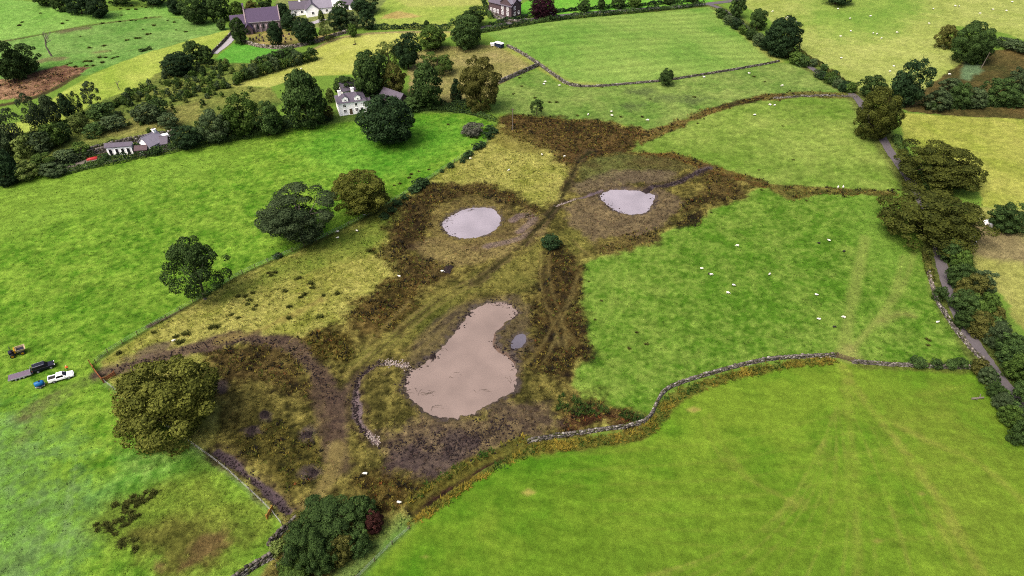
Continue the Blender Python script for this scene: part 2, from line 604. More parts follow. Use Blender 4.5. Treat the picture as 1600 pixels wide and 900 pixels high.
field([(1505, 95), (1530, 93), (1535, 110), (1515, 128), (1500, 122)], (118, 148, 102), (100, 130, 90), amp=1.2, soft=1, ro=.5)
field([(1404, 176), (1500, 182), (1600, 187), (1900, 195), (1900, 345), (1600, 325), (1535, 322), (1530, 290), (1440, 232), (1410, 216)], (156, 172, 60), (188, 192, 88), amp=.8, sp=.3)
field([(1520, 325), (1900, 345), (1900, 720), (1640, 560), (1600, 520), (1562, 462), (1532, 432), (1505, 385)], (152, 160, 72), (186, 188, 100), amp=1.2, sp=.25)
field([(1505, 345), (1560, 352), (1600, 365), (1620, 410), (1560, 410), (1520, 395)], (122, 104, 84), (156, 142, 102), amp=2, soft=2, op=.85, ro=.3, sp=.3)
# --- the large bright pasture on the left
pl = [(-500, 330), (-100, 300), (0, 290), (75, 270), (280, 237), (420, 207), (480, 197), (560, 188), (640, 174), (700, 174), (755, 183), (776, 196), (762, 222), (700, 258), (650, 292), (560, 345), (470, 388), (370, 430), (305, 472), (230, 512), (155, 562), (160, 590), (180, 607), (340, 722), (430, 805), (447, 826), (430, 850), (370, 905), (300, 1100), (-700, 1100)]
field(pl, (84, 142, 18), (138, 178, 52), amp=.4, sp=.3, ro=.12, mix=(.35, .35, .18, .18))
field([(-400, 320), (0, 292), (280, 240), (420, 212), (400, 245), (200, 300), (0, 380), (-400, 480)], (150, 184, 60), (132, 178, 56), soft=8, amp=5, op=.5, sp=.2)
field([(480, 205), (640, 182), (750, 186), (740, 225), (640, 280), (540, 290), (480, 250)], (66, 152, 24), (104, 178, 44), soft=8, amp=4, op=.5, sp=.35)
field([(-300, 640), (60, 660), (120, 720), (140, 800), (130, 1000), (-300, 1000)], (136, 172, 106), (96, 156, 62), soft=6, amp=6, op=.6, sp=.45, ro=.2, mix=(.5, .5, .3, .2))  # pale haze over the lower left, painted into the grass colour
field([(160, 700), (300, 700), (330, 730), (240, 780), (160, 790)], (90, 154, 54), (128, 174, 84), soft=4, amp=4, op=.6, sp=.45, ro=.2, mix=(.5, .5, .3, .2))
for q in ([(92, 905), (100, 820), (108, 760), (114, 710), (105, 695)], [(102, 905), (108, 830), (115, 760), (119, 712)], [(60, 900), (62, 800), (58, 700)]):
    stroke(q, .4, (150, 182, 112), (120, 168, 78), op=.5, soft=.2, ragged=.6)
stroke([(40, 648), (70, 628), (110, 608), (150, 588)], 3.2, (118, 108, 74), (112, 140, 60), op=.8, soft=1, ragged=.5, ro=.4)
stroke([(30, 690), (60, 650), (100, 620)], 2.0, (126, 122, 84), (112, 140, 60), op=.5, soft=1, ragged=.6)
stroke([(232, 510), (260, 497), (290, 484)], 1.6, (82, 72, 58), (104, 88, 70), ro=.7)
# rushy corner at the bottom left
field([(150, 815), (200, 775), (250, 745), (300, 735), (350, 745), (400, 790), (425, 815), (400, 860), (340, 895), (230, 900), (180, 860)], (92, 128, 34), (134, 154, 50), soft=3, amp=3, op=.9, ro=.5, sp=.35)
field([(215, 830), (270, 800), (330, 805), (370, 850), (330, 890), (240, 900)], (88, 90, 34), (118, 116, 50), soft=3, amp=3, op=.85, ro=.9, sp=.4)
field([(295, 850), (320, 830), (345, 830), (362, 850), (330, 870), (290, 885)], (132, 104, 66), (108, 100, 54), soft=1.2, amp=1.5, op=.9, ro=.7, sp=.3)
field([(232, 870), (250, 862), (256, 885), (240, 895)], (178, 146, 96), (110, 96, 50), soft=.8, amp=1, op=.8, ro=.7)
# --- mid pasture on the right, near pasture
field([(1195, 291), (1300, 299), (1400, 304), (1440, 330), (1456, 400), (1466, 470), (1530, 562), (1530, 576), (1330, 569), (1305, 559), (1200, 564), (1130, 579), (1036, 613), (1022, 648), (1005, 652), (960, 636), (905, 625), (890, 600), (912, 560), (905, 480), (910, 415), (950, 395), (1010, 378), (1080, 345), (1150, 311)], (86, 136, 24), (132, 164, 60), amp=.6, sp=.3, ro=.12, mix=(.4, .35, .2, .2))
field([(1380, 300), (1450, 330), (1460, 400), (1400, 420), (1340, 380), (1330, 320)], (132, 176, 60), (108, 160, 46), soft=7, amp=4, op=.5)
for q, w_ in (([(1352, 372), (1340, 430), (1328, 490), (1316, 556)], 2.6), ([(1428, 395), (1415, 440), (1390, 480), (1350, 525), (1318, 558)], 1.4), ([(1412, 400), (1400, 450), (1370, 500), (1325, 552)], 1.0)):
    stroke(q, w_, (146, 168, 72), (160, 168, 84), op=.6, soft=.8, ragged=.3)
stroke([(1375, 505), (1400, 488), (1425, 492)], 2.2, (166, 160, 90), (140, 164, 70), op=.6, soft=1.2)
field([(1300, 552), (1330, 535), (1345, 560), (1325, 572)], (172, 160, 96), (150, 164, 80), soft=1.5, amp=1, op=.8)
field([(1305, 561), (1330, 571), (1530, 579), (1562, 620), (1612, 730), (1800, 1100), (480, 1100), (565, 900), (640, 822), (690, 782), (760, 736), (830, 699), (900, 692), (1000, 682), (1032, 650), (1047, 622), (1130, 592), (1200, 574)], (84, 138, 14), (124, 158, 36), amp=.5, sp=.2, ro=.03, mix=(.12, .25, .4, .6))
field([(1330, 600), (1480, 600), (1560, 650), (1640, 800), (1660, 950), (1480, 950), (1430, 800), (1370, 680)], (150, 162, 54), (116, 150, 32), soft=9, amp=6, op=.55, ro=.06)
field([(900, 800), (1200, 760), (1420, 860), (1400, 1000), (700, 1000)], (118, 140, 32), (86, 134, 18), soft=9, amp=7, op=.5, ro=.03)
for q, w_, o_ in (([(1312, 568), (1335, 605), (1365, 645), (1410, 700), (1480, 800), (1540, 905)], 1.8, .55), ([(1325, 580), (1328, 680), (1338, 790), (1340, 905)], 1.4, .3), ([(1365, 645), (1450, 690), (1530, 720), (1620, 800)], 1.5, .4), ([(1435, 770), (1460, 810), (1500, 880)], .8, .5), ([(1100, 655), (1108, 690), (1150, 740), (1250, 790)], .5, .4), ([(1110, 650), (1122, 690), (1165, 740)], .5, .35), ([(1580, 660), (1560, 610), (1535, 590)], 1.6, .5)):
    stroke(q, w_, (172, 170, 76), (150, 164, 56), op=o_, soft=.7, ragged=.4)
for c in ((665, 870), (825, 770), (1083, 640), (1370, 845), (1440, 772)):
    field([(c[0] - 8, c[1]), (c[0], c[1] - 4), (c[0] + 9, c[1]), (c[0], c[1] + 4)], (206, 178, 106), (180, 170, 80), soft=.5, amp=.4, op=.7)

idx = near(W(pl), 1)
C[idx] *= (1 + .13 * NS[idx] * inside(X[idx], Y[idx], W(pl)))[:, None]
npx = [(1305, 561), (1330, 571), (1530, 579), (1562, 620), (1612, 730), (1800, 1100), (480, 1100), (565, 900), (640, 822), (690, 782), (760, 736), (830, 699), (900, 692), (1000, 682), (1032, 650), (1047, 622), (1130, 592), (1200, 574)]
for k in range(13):
    o_ = k * 24
    stroke([(1320 - k * 3, 590 + k * 9), (1380 - o_ * .6, 660 + k * 14), (1470 - o_ * 1.5, 790 + k * 9), (1560 - o_ * 2.6, 930)], .45, (150, 164, 62), (128, 154, 44), op=.4 + .15 * (k % 3), soft=.3, ragged=.5)
for k in range(7):
    stroke([(840 + k * 30, 715 + k * 22), (960 + k * 30, 705 + k * 25), (1150 + k * 20, 690 + k * 28), (1330, 640 + k * 34), (1520, 600 + k * 40)], .5, (132, 158, 46), (150, 160, 60), op=.34, soft=.4, ragged=.5)
idx = near(W(npx), 1)
C[idx] *= (1 + .12 * NT[idx] * inside(X[idx], Y[idx], W(npx)))[:, None]
# --- the wet ground in the middle
wet = [(155, 566), (230, 514), (305, 474), (370, 432), (470, 390), (560, 347), (650, 294), (700, 260), (762, 224), (777, 196), (800, 180), (860, 185), (960, 190), (1003, 206), (986, 238), (1050, 241), (1105, 263), (1195, 291), (1150, 311), (1080, 345), (1010, 378), (950, 395), (910, 415), (905, 480), (912, 560), (890, 600), (905, 625), (960, 636), (1005, 651), (1005, 668), (880, 684), (830, 692), (760, 730), (690, 770), (645, 808), (600, 850), (540, 930), (400, 930), (432, 850), (447, 828), (430, 805), (340, 722), (180, 607), (160, 590)]
field(wet, (140, 148, 54), (180, 178, 88), amp=.6, ro=.35, sp=.3, mix=(.3, .3, .3, .3))
field([(470, 392), (620, 318), (640, 350), (600, 385), (540, 410), (420, 450), (350, 475), (330, 470), (400, 425)], (104, 138, 42), (140, 148, 56), soft=2.5, amp=2, op=.75, ro=.25, sp=.28)
field([(310, 545), (400, 522), (470, 535), (540, 500), (590, 440), (640, 425), (600, 375), (640, 310), (690, 285), (745, 292), (815, 300), (840, 330), (878, 300), (885, 260), (900, 232), (985, 237), (1050, 241), (1105, 263), (1195, 291), (1150, 311), (1080, 345), (1010, 378), (950, 395), (910, 415), (905, 480), (912, 560), (890, 600), (905, 625), (960, 636), (1005, 651), (1000, 667), (830, 692), (645, 802), (600, 850), (500, 900), (420, 900), (460, 810), (330, 700), (345, 640), (310, 590)], (80, 78, 34), (134, 126, 60), soft=1.2, amp=2, ro=.65, sp=.55, mix=(.5, .6, .4, .2))
field([(700, 440), (760, 420), (830, 385), (900, 350), (930, 380), (880, 410), (860, 440), (800, 455), (740, 462), (640, 535), (580, 570), (540, 570), (600, 520)], (96, 104, 38), (138, 134, 62), soft=2, amp=2, op=.8, ro=.4, sp=.35)
DARK = []


def rush(px, ca, cb, op=.9, soft=2.3, amp=3.0, dens=1.0):
    p = field(px, ca, cb, soft=soft, amp=amp, op=op, ro=1.0, sp=.45, mix=(.4, .5, .3, .2))
    DARK.append((p, ca, cb, dens))


rush([(765, 182), (800, 178), (870, 186), (960, 190), (1003, 206), (985, 236), (925, 250), (892, 262), (860, 242), (825, 222), (790, 208)], (58, 44, 24), (104, 82, 46), op=.95)
rush([(872, 384), (910, 412), (906, 480), (913, 560), (892, 590), (842, 586), (824, 560), (836, 520), (826, 482), (838, 440), (850, 402)], (48, 38, 24), (84, 68, 36))
rush([(585, 388), (618, 330), (655, 288), (705, 288), (775, 292), (836, 322), (838, 340), (800, 318), (740, 306), (690, 322), (662, 356), (648, 395), (700, 412), (722, 440), (650, 442), (608, 424)], (62, 50, 28), (98, 82, 46))
rush([(545, 492), (600, 440), (660, 445), (640, 482), (592, 530), (560, 522)], (72, 62, 28), (108, 88, 46), op=.85)
rush([(470, 537), (500, 524), (536, 530), (542, 560), (502, 576), (476, 562)], (72, 60, 26), (104, 92, 40), op=.9, dens=1.6)
rush([(316, 548), (380, 534), (446, 540), (492, 592), (482, 622), (420, 604), (360, 592), (330, 572)], (60, 50, 28), (100, 84, 46))
rush([(365, 690), (440, 658), (505, 690), (505, 742), (470, 772), (420, 742)], (62, 62, 26), (98, 92, 38), op=.85)
rush([(560, 750), (620, 738), (685, 748), (640, 792), (596, 806), (570, 780)], (68, 54, 26), (104, 88, 40), op=.85)
rush([(880, 648), (930, 624), (985, 640), (1004, 660), (935, 672), (880, 678)], (66, 34, 28), (98, 64, 44), op=.85)
rush([(1060, 332), (1096, 300), (1108, 268), (1150, 284), (1164, 302), (1112, 316)], (58, 48, 28), (100, 84, 46), op=.85)
rush([(1050, 350), (1100, 326), (1092, 344), (1062, 360)], (44, 38, 24), (70, 60, 34), op=.9, soft=.6, amp=.8)
rush([(930, 372), (1000, 362), (1045, 356), (1010, 378), (950, 392)], (78, 66, 40), (110, 96, 54), op=.8)
rush([(985, 195), (1010, 204), (1060, 188), (1110, 170), (1190, 148), (1240, 148), (1180, 158), (1110, 178), (1050, 206), (1000, 226)], (84, 66, 38), (140, 112, 62), op=.85, soft=.8, amp=1)
rush([(1110, 170), (1145, 156), (1192, 152), (1185, 160), (1140, 168)], (52, 46, 28), (76, 64, 38), op=.9, soft=.6, amp=.8)
rush([(1190, 148), (1260, 143), (1338, 146), (1338, 155), (1260, 152), (1190, 158)], (116, 96, 54), (132, 128, 60), op=.8, soft=.6, amp=.8, dens=.5)
rush([(985, 240), (1050, 238), (1110, 258), (1200, 284), (1198, 296), (1105, 266), (1048, 246)], (128, 92, 46), (86, 76, 40), op=.85, soft=.6, amp=.8)
rush([(1195, 288), (1280, 292), (1400, 299), (1400, 306), (1290, 302), (1230, 312), (1205, 298)], (74, 70, 36), (126, 112, 56), op=.85, soft=.6, amp=.8)
field([(970, 240), (1040, 245), (1080, 262), (1040, 275), (960, 280), (900, 290), (905, 260), (930, 245)], (104, 96, 54), (96, 118, 56), soft=1.5, amp=2, op=.8, ro=.7, sp=.35)
rush([(-40, 160), (-40, 132), (20, 124), (60, 114), (100, 106), (130, 108), (112, 119), (86, 134), (48, 148), (0, 156)], (112, 78, 60), (182, 146, 112), op=.6, soft=1, amp=1.5, dens=.6)
# bare and trodden mud
field([(590, 672), (650, 658), (720, 655), (800, 618), (850, 636), (880, 660), (832, 692), (760, 720), (700, 750), (650, 758), (606, 730)], (84, 68, 60), (124, 106, 78), soft=1.5, amp=2.5, op=.85, ro=.6, wet=.15, sp=.35, mix=(.5, .5, .2, .1))
field([(612, 700), (660, 690), (740, 690), (700, 735), (660, 752), (620, 728)], (76, 60, 62), (100, 84, 78), soft=1.5, amp=2.5, op=.75, ro=.5, wet=.3, sp=.3)
field([(875, 322), (930, 300), (955, 285), (1035, 292), (1062, 318), (1045, 350), (985, 370), (930, 378), (888, 352)], (96, 82, 62), (134, 116, 84), soft=1.2, amp=2, op=.85, ro=.5, wet=.15, sp=.35)
field([(900, 285), (960, 265), (1020, 268), (1060, 268), (1040, 285), (960, 290), (900, 310)], (116, 102, 82), (136, 122, 90), soft=1.5, amp=2, op=.8, ro=.3, sp=.3)
field([(636, 388), (690, 366), (790, 366), (820, 330), (852, 345), (850, 365), (800, 402), (720, 414), (660, 406)], (120, 100, 72), (156, 142, 84), soft=1.5, amp=2, op=.8, ro=.5, sp=.35)
field([(668, 325), (730, 305), (790, 312), (812, 345), (790, 380), (720, 385), (676, 365)], (112, 98, 58), (150, 138, 74), soft=1.2, amp=1.2, op=.7, ro=.4, sp=.3)
for q in ([(800, 345), (815, 335), (840, 340), (812, 362)], [(760, 385), (810, 375), (830, 362)]):
    stroke(q, 2.0, (124, 104, 110), (140, 122, 104), op=.8, ro=.4, wet=.3)
field([(630, 560), (680, 500), (740, 466), (800, 460), (830, 480), (826, 520), (836, 545), (812, 560), (818, 600), (790, 640), (720, 662), (660, 650), (622, 612)], (86, 72, 58), (116, 104, 62), soft=1.0, amp=1.0, op=.8, ro=.5, wet=.2, sp=.35)
stroke([(160, 583), (200, 573), (250, 560), (300, 545), (345, 533), (400, 527)], 4.2, (78, 60, 54), (112, 92, 74), soft=1.0, amp=1.2, op=.95, ro=.5, wet=.2, sp=.35, bare=.9)
stroke([(200, 562), (230, 550), (260, 540)], 3.0, (104, 88, 78), (124, 104, 80), soft=1, amp=1, op=.8, wet=.2)
stroke([(345, 533), (400, 520), (450, 495), (500, 470)], 2.0, (150, 128, 76), (160, 150, 70), soft=1, amp=1, op=.6)
stroke([(400, 527), (450, 535), (480, 560), (510, 600), (528, 630), (530, 680), (522, 720)], 3.4, (80, 62, 54), (110, 92, 68), soft=1.0, amp=.8, op=.95, ro=.5, wet=.2, sp=.35, bare=.9)
stroke([(560, 590), (535, 615), (520, 640)], 3.0, (80, 62, 54), (110, 92, 68), soft=1.0, amp=.8, op=.9, ro=.5, wet=.2, sp=.35, bare=.9)
stroke([(500, 580), (510, 630), (518, 690), (530, 730)], 4.2, (80, 62, 54), (108, 90, 66), soft=1.0, amp=1.0, op=.8, ro=.5, wet=.15, sp=.35, bare=.8)
stroke([(528, 700), (515, 750), (485, 790), (455, 810)], 3.2, (132, 116, 68), (148, 136, 78), soft=.8, amp=.6, op=.85, bare=.7)
for q in ([(535, 590), (585, 545), (640, 495), (700, 452), (760, 426), (830, 388)], [(550, 597), (605, 548), (655, 500), (712, 458), (770, 432)],
          [(585, 580), (650, 535), (700, 490), (745, 458)], [(600, 585), (665, 540), (712, 497)],
          [(845, 392), (842, 430), (850, 470), (862, 500), (875, 540)], [(858, 394), (856, 430), (866, 470), (880, 500), (885, 545)],
          [(905, 425), (888, 470), (862, 510), (845, 545), (820, 570)], [(900, 455), (880, 490), (868, 530), (850, 565)], [(840, 470), (875, 500), (900, 540)],
          [(895, 375), (915, 395), (930, 405)], [(640, 470), (600, 510), (570, 545)]):
    p_ = stroke(q, .65, (150, 136, 78), (122, 112, 60), soft=.3, amp=.3, op=.6, dz=-.14, ragged=.4)
    i_ = near(p_, 2)
    NOT[i_] = np.maximum(NOT[i_], sstep(.9, .4, seg_dist(X[i_], Y[i_], p_)))
for q in ([(542, 594), (595, 546), (648, 497), (706, 455), (765, 429)], [(850, 393), (849, 430), (858, 470), (871, 500), (880, 542)]):
    stroke(q, .6, (70, 62, 38), (92, 84, 46), soft=.3, amp=.2, op=.7)
stroke([(150, 568), (160, 557), (232, 514), (305, 474), (370, 432), (470, 389), (560, 347), (650, 295), (700, 261), (762, 223)], 1.0, (62, 72, 32), (84, 96, 40), soft=.4, amp=.3, op=.75, ro=.5, sp=.3)
stroke([(164, 599), (182, 613), (300, 696), (340, 723), (425, 801)], .9, (128, 150, 96), (100, 136, 60), soft=.4, amp=.3, op=.7, ro=.4)
for a_, b_, rx_, ry_ in ((413, 648, 13, 10), (395, 672, 16, 7), (480, 680, 12, 14), (488, 738, 20, 12), (345, 603, 12, 6)):
    field([(a_ - rx_, b_), (a_ - rx_ * .5, b_ - ry_ * .8), (a_ + rx_ * .4, b_ - ry_), (a_ + rx_, b_ - .2 * ry_), (a_ + rx_ * .5, b_ + ry_ * .8), (a_ - rx_ * .4, b_ + ry_)], (72, 58, 62), (112, 98, 88), soft=.7, amp=1.0, op=.9, ro=.7, wet=.15, sp=.5, sm=1)
# drains and runnels
DITCH = []


def ditch(px, w_, ca, cb, dz, wetv):
    DITCH.append(stroke(px, w_ + 2.0, (70, 58, 46), (110, 98, 60), soft=.6, amp=.9, op=.8, ro=.7, ragged=.4))
    stroke(px, w_, ca, cb, soft=.25, amp=.5, op=1, ro=.35, wet=wetv * .7, sp=.35, dz=dz, bare=1)


ditch([(632, 572), (600, 566), (582, 572), (562, 588), (556, 612), (556, 640), (560, 660), (575, 678), (588, 690)], 1.1, (128, 108, 110), (108, 90, 92), -.35, .8)
ditch([(872, 320), (895, 312), (920, 306), (940, 298)], 1.0, (128, 110, 118), (106, 90, 92), -.3, .7)
ditch([(1015, 296), (1018, 291), (1050, 289), (1075, 277), (1095, 265), (1108, 262)], 1.4, (96, 82, 88), (82, 70, 72), -.35, .5)
ditch([(340, 706), (365, 724), (400, 752), (430, 778), (450, 800)], 1.5, (104, 86, 92), (78, 64, 68), -.4, .4)
ditch([(922, 237), (903, 250), (893, 275), (880, 305), (866, 325), (850, 345), (830, 365)], 1.0, (50, 50, 28), (70, 66, 34), -.3, 0)
ditch([(830, 365), (812, 388), (780, 410), (745, 440)], 1.2, (62, 58, 32), (84, 80, 40), -.25, 0)
ditch([(648, 797), (690, 765), (740, 735), (790, 704), (812, 696)], 2.3, (34, 23, 20), (74, 50, 40), -.6, .0)
# rank growth beside the near wall
BRACK = []
for q, w_ in (([(640, 815), (700, 776), (760, 733), (830, 700), (900, 694), (1000, 680), (1030, 655), (1042, 625), (1100, 600), (1200, 573), (1300, 563)], 2.2), ([(645, 785), (700, 748), (760, 715), (820, 690)], 2.6)):
    p_ = stroke(q, w_, (128, 116, 44), (98, 110, 44), soft=.6, amp=.8, op=.9, ro=.8, sp=.4)
    BRACK.append((p_, w_))
stroke([(1345, 570), (1430, 573), (1530, 577)], 2.2, (120, 122, 52), (90, 110, 40), soft=.6, amp=.6, op=.8, ro=.6)
stroke([(560, 900), (600, 860), (640, 826)], .7, (70, 96, 34), (90, 116, 40), soft=.4, op=.7, ro=.4, dz=-.15)
stroke([(540, 905), (580, 860), (625, 820)], 3.5, (118, 160, 84), (104, 150, 60), soft=1.5, op=.7, ro=.3)
# earth and verge beside the lane, around buildings
LANE = [(1108, 7), (1128, 14), (1150, 30), (1185, 58), (1235, 88), (1270, 107), (1300, 128), (1338, 150), (1352, 175), (1378, 215), (1392, 240), (1406, 258), (1430, 295), (1456, 345), (1465, 380), (1470, 410), (1478, 440), (1488, 470), (1503, 505), (1528, 545), (1560, 590), (1600, 640), (1660, 715), (1740, 820), (1840, 950)]
stroke(LANE, 7.0, (96, 110, 50), (120, 128, 62), soft=1.2, amp=.8, op=.85, ro=.6, sp=.35)
stroke([(1480, 400), (1500, 440), (1530, 490), (1575, 550), (1620, 610)], 9, (74, 92, 40), (104, 114, 52), soft=2, amp=1, op=.9, ro=.7, sp=.4)
stroke([(745, 50), (800, 38), (870, 28), (1000, 17), (1108, 7)], 5.0, (92, 110, 52), (124, 122, 66), soft=1.2, op=.85, ro=.5)
field([(75, 266), (110, 252), (150, 240), (200, 230), (270, 216), (300, 222), (280, 234), (200, 250), (120, 268)], (84, 120, 44), (128, 138, 66), soft=.8, amp=.6, ro=.4, sp=.35)
field([(415, 208), (440, 180), (520, 172), (590, 170), (640, 158), (700, 165), (745, 178), (640, 176), (560, 190), (480, 197)], (82, 112, 44), (110, 140, 54), soft=1, amp=1, op=.9, ro=.5, sp=.35)
field([(775, 205), (800, 200), (830, 212), (860, 230), (850, 245), (800, 232), (775, 222)], (150, 142, 62), (112, 100, 50), soft=2, amp=2, op=.6, ro=.6)

# --- relief: tussocks, pond hollows, drains
Z = h0(X, Y) + DZ
rel = sstep(0.25, 1.0, RO)
Z = Z + rel * (0.16 * N1 + 0.12 * N3 + 0.05 * NE) + (1 - rel) * (0.02 * N1 + 0.04 * N3)
POND = {}
WL = -0.28


def pond(key, px, ragged=0.35):
    p = np.array(smooth_line(W(px), 2, True))
    idx = near(p, 9)
    d = sdf(X[idx], Y[idx], p) + ragged * (0.9 * NW[idx] + 0.9 * N1[idx] + .5 * NE[idx])
    out = np.clip(d, 0, 9)
    bank = WL + np.minimum(0.32 * out, 0.34) + sstep(1.0, 3.0, out) * 0.06
    bed = WL - np.minimum(-0.30 * np.minimum(d, 0), 0.8)
    tgt = np.where(d > 0, bank, bed)
    k = sstep(6.5, 1.5, d)
    Z[idx] = Z[idx] * (1 - k) + (tgt + (d > 0.3) * 0.6 * (Z[idx] - h0(X[idx], Y[idx]))) * k
    kk = sstep(0.9, 0.1, np.abs(d - 0.1 + .5 * N1[idx]))
    C[idx] = C[idx] * (1 - .7 * kk[:, None]) + (lin((78, 64, 58)) / GAIN)[None, :] * .7 * kk[:, None]
    WET[idx] = np.maximum(WET[idx], .6 * kk)
    kb = (d < -0.2)
    C[idx[kb]] = lin((120, 98, 84)) / GAIN
    POND[key] = p


pond('big', [(752, 474), (770, 470), (792, 472), (806, 480), (810, 488), (800, 498), (786, 508), (777, 519), (774, 530), (776, 541), (788, 548), (800, 553), (804, 566), (806, 584), (806, 604), (797, 615), (778, 623), (760, 634), (740, 645), (715, 652), (690, 650), (665, 640), (645, 625), (633, 606), (632, 594), (640, 580), (655, 571), (672, 560), (690, 545), (705, 525), (722, 500), (736, 484)])
pond('left', [(690, 352), (697, 341), (708, 334), (725, 326), (745, 322), (765, 323), (780, 331), (783, 344), (776, 356), (760, 365), (740, 371), (720, 371), (702, 366)])
pond('right', [(937, 305), (948, 298), (965, 294), (985, 296), (1005, 297), (1022, 302), (1024, 312), (1018, 324), (1003, 333), (985, 335), (965, 330), (950, 320), (940, 312)])
pond('puddle', [(795, 538), (803, 525), (815, 518), (823, 521), (822, 532), (814, 541), (803, 545)], .15)

RING = [(1.06, -.2), (1.2, -.5), (1.6, -1), (2.6, 0), (5, 4), (12, 10), (30, 0)]
Pg = np.stack([X, Y, Z], 1)
gi = np.arange(NX * NY).reshape(NY, NX)
quads = np.stack([gi[:-1, :-1], gi[:-1, 1:], gi[1:, 1:], gi[1:, :-1]], -1).reshape(-1, 4)
loop = np.concatenate([gi[0, :-1], gi[:-1, -1], gi[-1, :0:-1], gi[:0:-1, 0]])
ctr = np.array([0.0, 200.0])
V, FQ, CA, prev = [Pg], [quads], [C], loop
cnt = len(Pg)
for s, dzr in RING:
    xy = ctr + (Pg[loop, :2] - ctr) * s
    zz = h0(xy[:, 0], xy[:, 1]) * (1 if s < 2 else 0) + (0 if s < 2 else dzr)
    V.append(np.column_stack([xy, zz]))
    kf = {1.06: 1.0, 1.2: .9, 1.6: .6}.get(s, .35)
    CA.append(np.clip(C[loop] * kf + (base * (1 - kf))[None, :], 0, 1))
    cur = np.arange(cnt, cnt + len(loop))
    cnt += len(loop)
    FQ.append(np.stack([prev, cur, np.roll(cur, -1), np.roll(prev, -1)], -1)[:, ::1])
    prev = cur
V = np.concatenate(V)
me = mesh_np('ground', V, np.concatenate(FQ), smooth=True)
nv = len(V)
ca = np.ones((nv, 4), np.float32)
ca[:, :3] = np.concatenate(CA)
at = me.color_attributes.new('cover', 'FLOAT_COLOR', 'POINT')
at.data.foreach_set('color', ca.ravel())
for nm, arr in (('rough', RO), ('wet', WET)):
    a = me.attributes.new(nm, 'FLOAT', 'POINT')
    full = np.zeros(nv, np.float32)
    full[:len(arr)] = arr
    a.data.foreach_set('value', full)


def math_wet(nt):
    w_ = nt.nodes.new('ShaderNodeAttribute')
    w_.attribute_name = 'wet'
    k = nt.nodes.new('ShaderNodeMath')
    k.operation = 'MULTIPLY_ADD'
    k.inputs[1].default_value = 0.4
    k.inputs[2].default_value = 0.03
    nt.links.new(w_.outputs['Fac'], k.inputs[0])
    return k.outputs[0]


def ground_material():
    m = bpy.data.materials.new('land_cover')
    m.use_nodes = True
    nt = m.node_tree
    N, L = nt.nodes, nt.links
    b = N['Principled BSDF']
    L.new(math_wet(nt), b.inputs['Specular IOR Level'])
    cov = N.new('ShaderNodeAttribute')
    cov.attribute_name = 'cover'
    ro = N.new('ShaderNodeAttribute')
    ro.attribute_name = 'rough'
    we = N.new('ShaderNodeAttribute')
    we.attribute_name = 'wet'
    tc = N.new('ShaderNodeTexCoord')
    n1 = N.new('ShaderNodeTexNoise')
    n1.inputs['Scale'].default_value = 1.5
    n1.inputs['Detail'].default_value = 6
    n1.inputs['Roughness'].default_value = 0.85
    L.new(tc.outputs['Object'], n1.inputs['Vector'])
    n2 = N.new('ShaderNodeTexNoise')
    n2.inputs['Scale'].default_value = 0.42
    n2.inputs['Detail'].default_value = 3
    L.new(tc.outputs['Object'], n2.inputs['Vector'])

    def math_(op, a, c):
        k = N.new('ShaderNodeMath')
        k.operation = op
        for i, q in enumerate((a, c)):
            if isinstance(q, (int, float)):
                k.inputs[i].default_value = q
            else:
                L.new(q, k.inputs[i])
        return k.outputs[0]
    # fine light and dark between blades, stronger where tussocky
    c1 = math_('SUBTRACT', n1.outputs[0], 0.5)
    amp = math_('MINIMUM', math_('ADD', math_('MULTIPLY', ro.outputs['Fac'], 6.0), 1.3), 3.6)
    f = math_('ADD', math_('MULTIPLY', c1, amp), 1.0)
    c2 = math_('MULTIPLY', math_('SUBTRACT', n2.outputs[0], 0.5), 0.4)
    f = math_('MAXIMUM', math_('ADD', f, c2), 0.25)
    sv = N.new('ShaderNodeVectorMath')
    sv.operation = 'SCALE'
    L.new(cov.outputs['Color'], sv.inputs[0])
    L.new(f, sv.inputs['Scale'])
    L.new(sv.outputs[0], b.inputs['Base Color'])
    r = math_('SUBTRACT', 0.95, math_('MULTIPLY', we.outputs['Fac'], 0.75))
    L.new(r, b.inputs['Roughness'])
    bp = N.new('ShaderNodeBump')
    bp.inputs['Distance'].default_value = 0.35
    L.new(math_('ADD', math_('MULTIPLY', ro.outputs['Fac'], 0.5), 0.45), bp.inputs['Strength'])
    L.new(n1.outputs[0], bp.inputs['Height'])
    L.new(bp.outputs[0], b.inputs['Normal'])
    return m


me.materials.append(ground_material())
ground = obj('ground', me)
tag(ground, 'patchwork of green and yellow pasture with brown boggy ground in the middle', kind='structure')

Zg = Z.reshape(NY, NX)
lny = math.log(470.0 / 42.0)


def gz(x, y):
    """height of the built ground"""
    fj = math.log(max(y, 42.01) / 42.0) / lny * (NY - 1)
    j = int(min(max(fj, 0), NY - 2))
    hwj = 0.86 * math.sqrt(y * y + CAM_H ** 2) + 6
    fi = (x / hwj + 1) / 2 * (NX - 1)
    i = int(min(max(fi, 0), NX - 2))
    a, b_ = min(max(fi - i, 0), 1), min(max(fj - j, 0), 1)
    return float((Zg[j, i] * (1 - a) + Zg[j, i + 1] * a) * (1 - b_) + (Zg[j + 1, i] * (1 - a) + Zg[j + 1, i + 1] * a) * b_)


